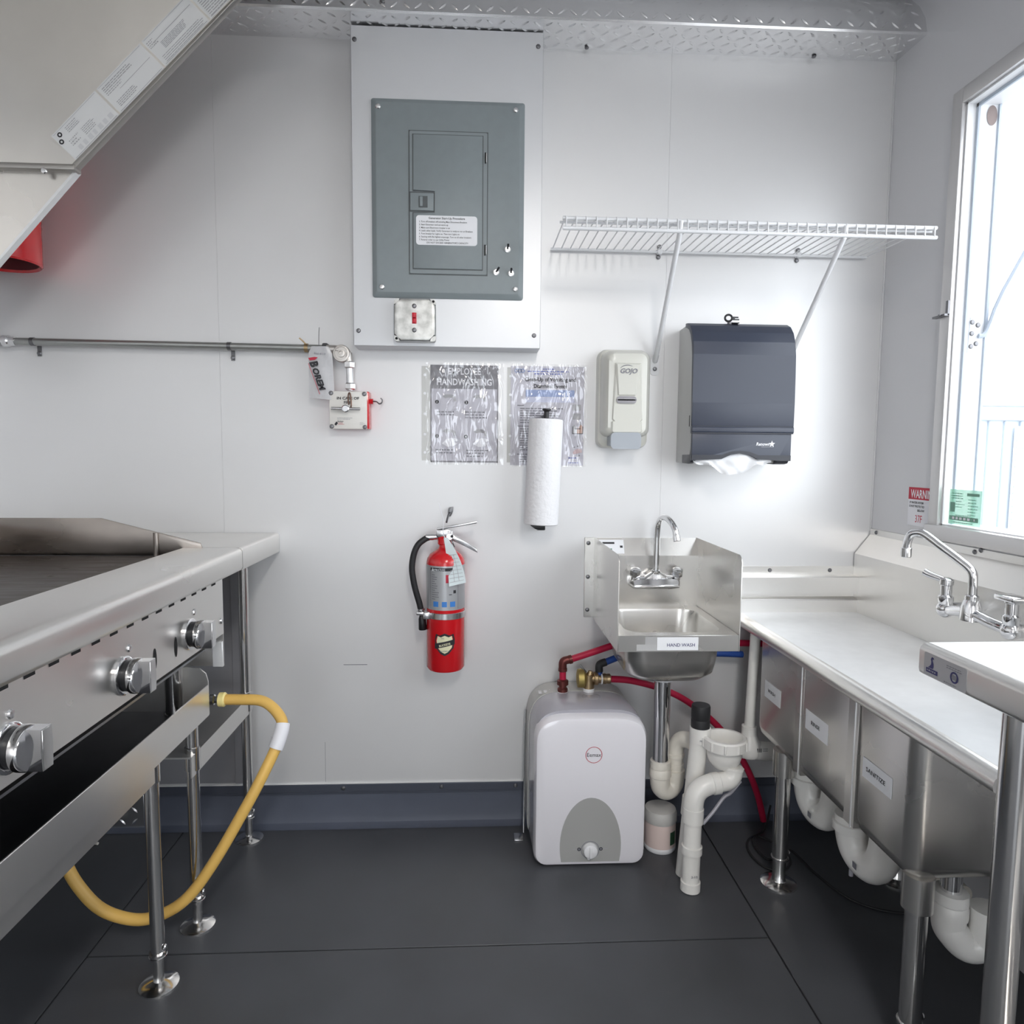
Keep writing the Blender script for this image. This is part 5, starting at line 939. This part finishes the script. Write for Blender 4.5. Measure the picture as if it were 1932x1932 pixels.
sg = thing('equipment_stand', (-0.95, -1.1, 0), 'low steel equipment stand with raised lip carrying the griddle', 'stand')
part('shelf', MB().box(-1.32, -0.632, -2.0, -0.405, 0.508, 0.514), M['shelfdark'], sg, 'dark reflective shelf')
part('front_lip', MB().box(-0.634, -0.630, -2.0, -0.409, 0.503, 0.577, 0.001, 1), M['steelw'], sg)
part('end_lip', MB().prism([(-1.32, 0.505), (-0.631, 0.505), (-0.631, 0.585), (-0.636, 0.604), (-0.650, 0.616), (-0.68, 0.620), (-1.32, 0.620)], 1, -0.409, -0.405), M['steelw'], sg, 'end lip with rounded corner')
part('channel', MB().box(-0.69, -0.64, -2.0, -0.66, 0.462, 0.508, 0.002, 1), M['steelw'], sg, 'stiffening channel')
for x, y in ((-0.667, -0.620), (-0.660, -1.85), (-1.28, -0.630), (-1.28, -1.85)):
    lg = part('leg', MB().cyl((x, y, 0.508), (x, y, 0.06), 0.0138, seg=24), M['tubesteel'], sg)
    part('leg_socket', MB().lathe([(0.0138, 0), (0.0168, 0.001), (0.0168, 0.062), (0.0138, 0.063)], (x, y, 0.445), (0, 0, 1), 24), M['tubesteel'], lg)
    foot(lg, x, y, 0.0138)

gr = thing('griddle', (-0.95, -1.05, 0.514), 'gas griddle with chrome knobs and scorched plate on the left', 'griddle')
YA, YB = -1.75, -0.318
nose = [(-0.715, 0.890), (-0.592, 0.890), (-0.582, 0.8875), (-0.5765, 0.881), (-0.5755, 0.873), (-0.5755, 0.842), (-0.579, 0.835), (-0.588, 0.8305), (-0.615, 0.829), (-0.615, 0.833), (-0.590, 0.835), (-0.580, 0.844), (-0.580, 0.876), (-0.592, 0.886), (-0.715, 0.886)]
part('front_ledge', MB().prism(nose, 1, YA, YB), M['steelw'], gr, 'rounded front ledge', angle=60)
fpn = part('control_panel', MB().box(-0.618, -0.615, YA, -0.345, 0.683, 0.831, 0.0008, 1), M['steelw'], gr, 'front control panel')
part('side_panel', MB().box(-1.25, -0.6155, -0.349, -0.345, 0.603, 0.832, 0.0008, 1), M['steelw'], gr, 'far side panel')
part('side_flange', MB().box(-0.640, -0.6155, -0.356, -0.349, 0.603, 0.665, 0.001, 1), M['bright'], gr)
part('near_side', MB().box(-1.25, -0.6155, YA, YA + 0.004, 0.603, 0.886), M['steelw'], gr)
part('bottom_pan', MB().box(-1.25, -0.66, YA, -0.35, 0.64, 0.645), M['shelfdark'], gr)
for k in range(16):
    y = -0.402 - k * 0.0545
    part('vent_slot', MB().box(-0.6152, -0.6142, y - 0.0115, y + 0.0115, 0.8125, 0.8195), M['dark'], fpn)
def oval(y, z): part('pilot_hole', MB().poly([(-0.6143, y + 0.0065 * math.cos(2 * PI * k / 20), z + 0.021 * math.sin(2 * PI * k / 20)) for k in range(20)]), M['dark'], fpn)
oval(-0.607, 0.725); oval(-0.697, 0.727)
for y, z in ((-0.515, 0.776), (-0.792, 0.776), (-1.098, 0.776), (-0.362, 0.718)): put('rivet', SCREWB, fpn, (-0.615, y, z), (0, 0, PI / 2))
def knob(y):
    z = 0.733
    k = part('knob', MB().lathe([(0.031, 0.018), (0.031, 0.027), (0.0295, 0.030), (0.010, 0.031)], (-0.615, y, z), (1, 0, 0), 30)
             .loft([[(-0.615 + a, y + b, z + c) for b, c in ((-0.011, -0.028), (0.011, -0.028), (0.013, 0), (0.011, 0.028), (-0.011, 0.028), (-0.013, 0))] for a in (0.028, 0.050)]).box(-0.566, -0.5645, y - 0.0095, y + 0.0095, z - 0.027, z + 0.027, 0.0005, 1), M['chrome'], fpn, 'chrome burner knob')
    part('knob_bezel', MB().lathe([(0.034, 0), (0.034, 0.004), (0.031, 0.006), (0.028, 0.006)], (-0.6148, y, z), (1, 0, 0), 30), M['chrome'], k)
    part('knob_neck', MB().lathe([(0.026, 0.004), (0.0285, 0.018)], (-0.6148, y, z), (1, 0, 0), 24), M['black'], k)
for y in (-0.538, -0.812, -1.105): knob(y)
part('griddle_plate', MB().box(-1.22, -0.715, YA, -0.335, 0.862, 0.872, 0.001, 1), M['burnt'], gr, 'scorched cooking plate')
part('gutter', MB().box(-0.7155, -0.7115, YA, -0.335, 0.866, 0.889), M['burnt'], gr)
part('far_splash', MB().prism([(-0.690, 0.872), (-1.25, 0.872), (-1.25, 0.962), (-0.905, 0.962), (-0.672, 0.902), (-0.668, 0.890)], 1, -0.326, -0.322, 0.0008), M['splash'], gr, 'heat-tinted side splash with sloping front')
part('rear_splash', MB().box(-1.25, -1.246, YA, -0.326, 0.872, 0.962), M['splash'], gr)
part('corner_glint', MB().cyl((-0.775, -0.331, 0.872), (-0.775, -0.331, 0.928), 0.006, seg=12), M['splash'], gr)
for x, y in ((-0.70, -0.43), (-1.18, -0.43), (-0.70, -1.66), (-1.18, -1.66)):
    part('foot', MB().cyl((x, y, 0.642), (x, y, 0.518), 0.019, seg=20).lathe([(0.022, 0), (0.022, 0.004), (0.019, 0.006)], (x, y, 0.514), (0, 0, 1), 20), M['tubesteel'], gr, 'short tubular foot')

gh = thing('gas_hose', (-0.7, -0.45, 0.3), 'yellow gas hose looping from under the end table to the floor', 'hose')
part('hose', MB().tube([(-0.610, -0.372, 0.5275), (-0.57, -0.375, 0.528), (-0.52, -0.38, 0.527), (-0.487, -0.392, 0.513), (-0.462, -0.410, 0.490), (-0.458, -0.425, 0.470), (-0.467, -0.440, 0.437), (-0.497, -0.465, 0.370), (-0.527, -0.480, 0.312), (-0.592, -0.495, 0.198), (-0.650, -0.505, 0.118), (-0.706, -0.512, 0.082), (-0.766, -0.515, 0.073), (-0.836, -0.515, 0.098), (-0.885, -0.512, 0.150), (-0.915, -0.508, 0.208), (-0.93, -0.50, 0.28), (-0.94, -0.49, 0.38)], 0.0128, 16, 6), M['hose'], gh)
part('end_sleeve', MB().lathe([(0.010, 0), (0.017, 0.002), (0.0175, 0.014), (0.0135, 0.018)], (-0.622, -0.371, 0.5272), (1, 0, 0), 20), mat('pale_yellow_ring', (0.85, 0.72, 0.30), 0.4), gh, 'pale yellow end ring')
part('fitting', MB().lathe([(0.009, 0), (0.013, 0.002), (0.013, 0.012), (0.009, 0.014), (0.009, 0.022)], (-0.644, -0.371, 0.527), (1, 0, 0), 8), M['chrome'], gh, 'chrome hose fitting')
hl = part('hose_label', MB().tube([(-0.4575, -0.417, 0.484), (-0.458, -0.425, 0.470), (-0.464, -0.436, 0.446), (-0.468, -0.441, 0.434)], 0.0165, 18, 5), M['paper_w'], gh, 'white label wrapped round the hose')
part('label_flap', MB().quad((-0.482, -0.448, 0.432), (-0.472, -0.452, 0.428), (-0.478, -0.452, 0.40), (-0.489, -0.448, 0.404)).quad((-0.480, -0.437, 0.462), (-0.471, -0.441, 0.459), (-0.475, -0.445, 0.436), (-0.484, -0.441, 0.440)), M['inkl'], hl)

# ================================================================== hood end skirt, red cylinder, kick plate
DIM = mat('dim_steel', (0.40, 0.385, 0.365), 0.36, 1.0)
hd2 = thing('exhaust_hood', (-0.95, -0.3, 1.6), 'steel exhaust hood end skirt with slanted edge at upper left', 'hood')
YH = -0.300
part('upper_skirt', MB().prism([(-1.36, 1.787), (-0.944, 1.787), (-0.350, 2.395), (-1.36, 2.395)], 1, YH, YH + 0.004), M['hood'], hd2, 'upper triangular skirt')
d45 = math.atan2(2.169 - 1.787, -0.570 + 0.944); un = (math.cos(d45), math.sin(d45)); nn = (un[1], -un[0])
e0 = (-0.944, 1.787); e1 = (-0.350, 1.787 + math.tan(d45) * 0.594)
part('diagonal_hem', MB().prism([(e0[0], e0[1] - 0.008), (e1[0] + nn[0] * 0.003 , e1[1] + nn[1] * 0.003), (e1[0], e1[1]), (e0[0] - 0.004, e0[1] + 0.004)], 1, YH - 0.003, YH + 0.016, 0.001), DIM, hd2, 'folded hem along the slanted edge')
part('bottom_lip', MB().box(-1.36, -0.941, YH - 0.008, YH + 0.022, 1.776, 1.789, 0.002), DIM, hd2, 'dull lower lip')
put('bolt', SCREWB, hd2, (-1.010, YH - 0.006, 1.772), label='small bright bolt')
part('lower_skirt', MB().prism([(-1.36, 1.33), (-1.33, 1.355), (-0.957, 1.772), (-0.952, 1.780), (-1.36, 1.780)], 1, YH + 0.012, YH + 0.016), M['hood'], hd2, 'lower triangular skirt')
part('lower_hem', MB().prism([(-1.335, 1.352), (-0.953, 1.779), (-0.945, 1.779), (-1.329, 1.350)], 1, YH + 0.010, YH + 0.028), M['bright'], hd2, 'bright lower hem')
part('hood_body', MB().box(-1.358, -0.40, -2.2, YH - 0.001, 2.21, 2.419), M['hood'], hd2)
FHd = Frame((e0[0], YH - 0.0002, e0[1]), (un[0], 0, un[1]), (-un[1], 0, un[0]))
for k in range(4):
    a = 0.012 + k * 0.1515
    lb_ = part('data_label', FHd.card(a, a + 0.146, 0.006, 0.081, 0.0005), mat('label_foil', (0.80, 0.81, 0.82), 0.4, 0.3) if k == 0 else lb_.data.materials[0], hd2, 'pale engraved data label')
    ru = [(a + 0.004, a + 0.142, 0.0085, 0.0095), (a + 0.004, a + 0.142, 0.0775, 0.0782)]
    if k == 0: ru += lines(a + 0.035, a + 0.075, 0.072, 4, 0.004, 0.0016, (.6, 1)) + lines(a + 0.06, a + 0.105, 0.046, 5, 0.004, 0.0016, (.7, 1)) + lines(a + 0.02, a + 0.05, 0.046, 3, 0.006, 0.0025, (.5, 1))
    if k == 1: ru += lines(a + 0.008, a + 0.10, 0.072, 3, 0.0045, 0.0020, (.8, 1)) + lines(a + 0.008, a + 0.06, 0.058, 2, 0.0045, 0.0018, (.8, 1)) + [(a + 0.04, a + 0.14, 0.044, 0.045)] + lines(a + 0.012, a + 0.075, 0.030, 4, 0.004, 0.0018, (.8, 1))
    if k == 2: ru += lines(a + 0.004, a + 0.03, 0.070, 4, 0.0045, 0.0022, (.5, 1)) + [(a + 0.02, a + 0.14, 0.060, 0.0612)] + lines(a + 0.03, a + 0.11, 0.050, 6, 0.003, 0.0015, (.8, 1)) + lines(a + 0.01, a + 0.14, 0.026, 4, 0.0045, 0.0015, (.9, 1))
    if k == 3: ru += lines(a + 0.006, a + 0.13, 0.074, 13, 0.0052, 0.002, (.6, 1))
    part('label_print', FHd.bars(ru, 0.0009), M['inkl'], lb_)
    if k == 0:
        for bb in (0.0695, 0.056): part('round_mark', FHd.disc(a + 0.010 + (0.0695 - bb) * -0.2 + (0.006 if bb > 0.06 else 0), bb, 0.0058, 0.0009, 0.0026), M['ink'], lb_)
        part('pale_block_print', FHd.bars([(a + 0.026 + 0.0165 * q_, a + 0.026 + 0.0165 * q_ + w__, 0.013, 0.0245) for q_, w__ in enumerate((0.010, 0.009, 0.011, 0.008, 0.011, 0.010, 0.012))], 0.0008), M['alum'], lb_)
part('skirt_grommet', FHd.bars([], 0.001) if False else MB().cyl((-1.14, YH - 0.004, 1.90), (-1.14, YH - 0.001, 1.90), 0.022, seg=20), mat('dark_grommet', (0.05, 0.05, 0.05), 0.6), hd2, 'dark round grommet')  # dark round grommet disc on the upper skirt
rc = thing('red_cylinder', (-1.245, -0.12, 1.60), 'red cylinder showing below the hood skirt at the left edge', 'cylinder')
part('shell', MB().lathe([(0.086, 0.006), (0.092, 0.0), (0.0955, 0.004), (0.0955, 0.10), (0.0965, 0.104), (0.0955, 0.108), (0.0955, 0.115), (0.0965, 0.119), (0.0955, 0.123), (0.0955, 0.42), (0.05, 0.47)], (-1.2455, -0.12, 1.607), (0, 0, 1), 40, cap=False), M['red'], rc)
part('recessed_base', MB().lathe([(0.088, 0.004), (0.080, 0.030), (0.001, 0.036)], (-1.2455, -0.12, 1.607), (0, 0, 1), 36, cap=False), mat('dark_red_base', (0.12, 0.006, 0.012), 0.6), rc, 'dark recessed base')
part('wall_hanger', MB().box(-1.28, -1.21, -0.026, 0.0, 1.80, 1.98, 0.003), M['screw'], rc)
kp = solo('kick_plate', MB().box(-1.358, -0.985, -0.0135, -0.0096, 0.006, 0.118, 0.0008, 1), M['tread'], 'tread-plate kick panel low on the back wall under the stand', 'panel', loc=(-1.17, -0.01, 0.006))
b = MB(); treads(b, (-1.355, -0.0135, 0.008), (1, 0, 0), (0, 0, 1), 10, 3, 0.036); part('raised_treads', b, M['tread'], kp, kind='stuff')
ob = thing('outlet_box', (-0.89, 0, 0.25), 'dark green box on the back wall under the end table', 'box')
part('case', MB().box(-0.925, -0.845, -0.03, 0, 0.235, 0.315, 0.004), mat('dark_green_case', (0.05, 0.065, 0.055), 0.5), ob)
part('cover', MB().box(-0.918, -0.852, -0.034, -0.03, 0.243, 0.307, 0.002), mat('dark_green_cover', (0.07, 0.085, 0.072), 0.5), ob)
solo('plastic_offcut', MB().tube([(-1.135, -0.075, 0.006), (-1.11, -0.083, 0.007), (-1.078, -0.092, 0.006)], lambda t: 0.006 - 0.002 * t, 10, 4), M['pvcd'], 'small pale plastic offcut on the dark floor under the stand', 'scrap', loc=(-1.1, -0.085, 0))
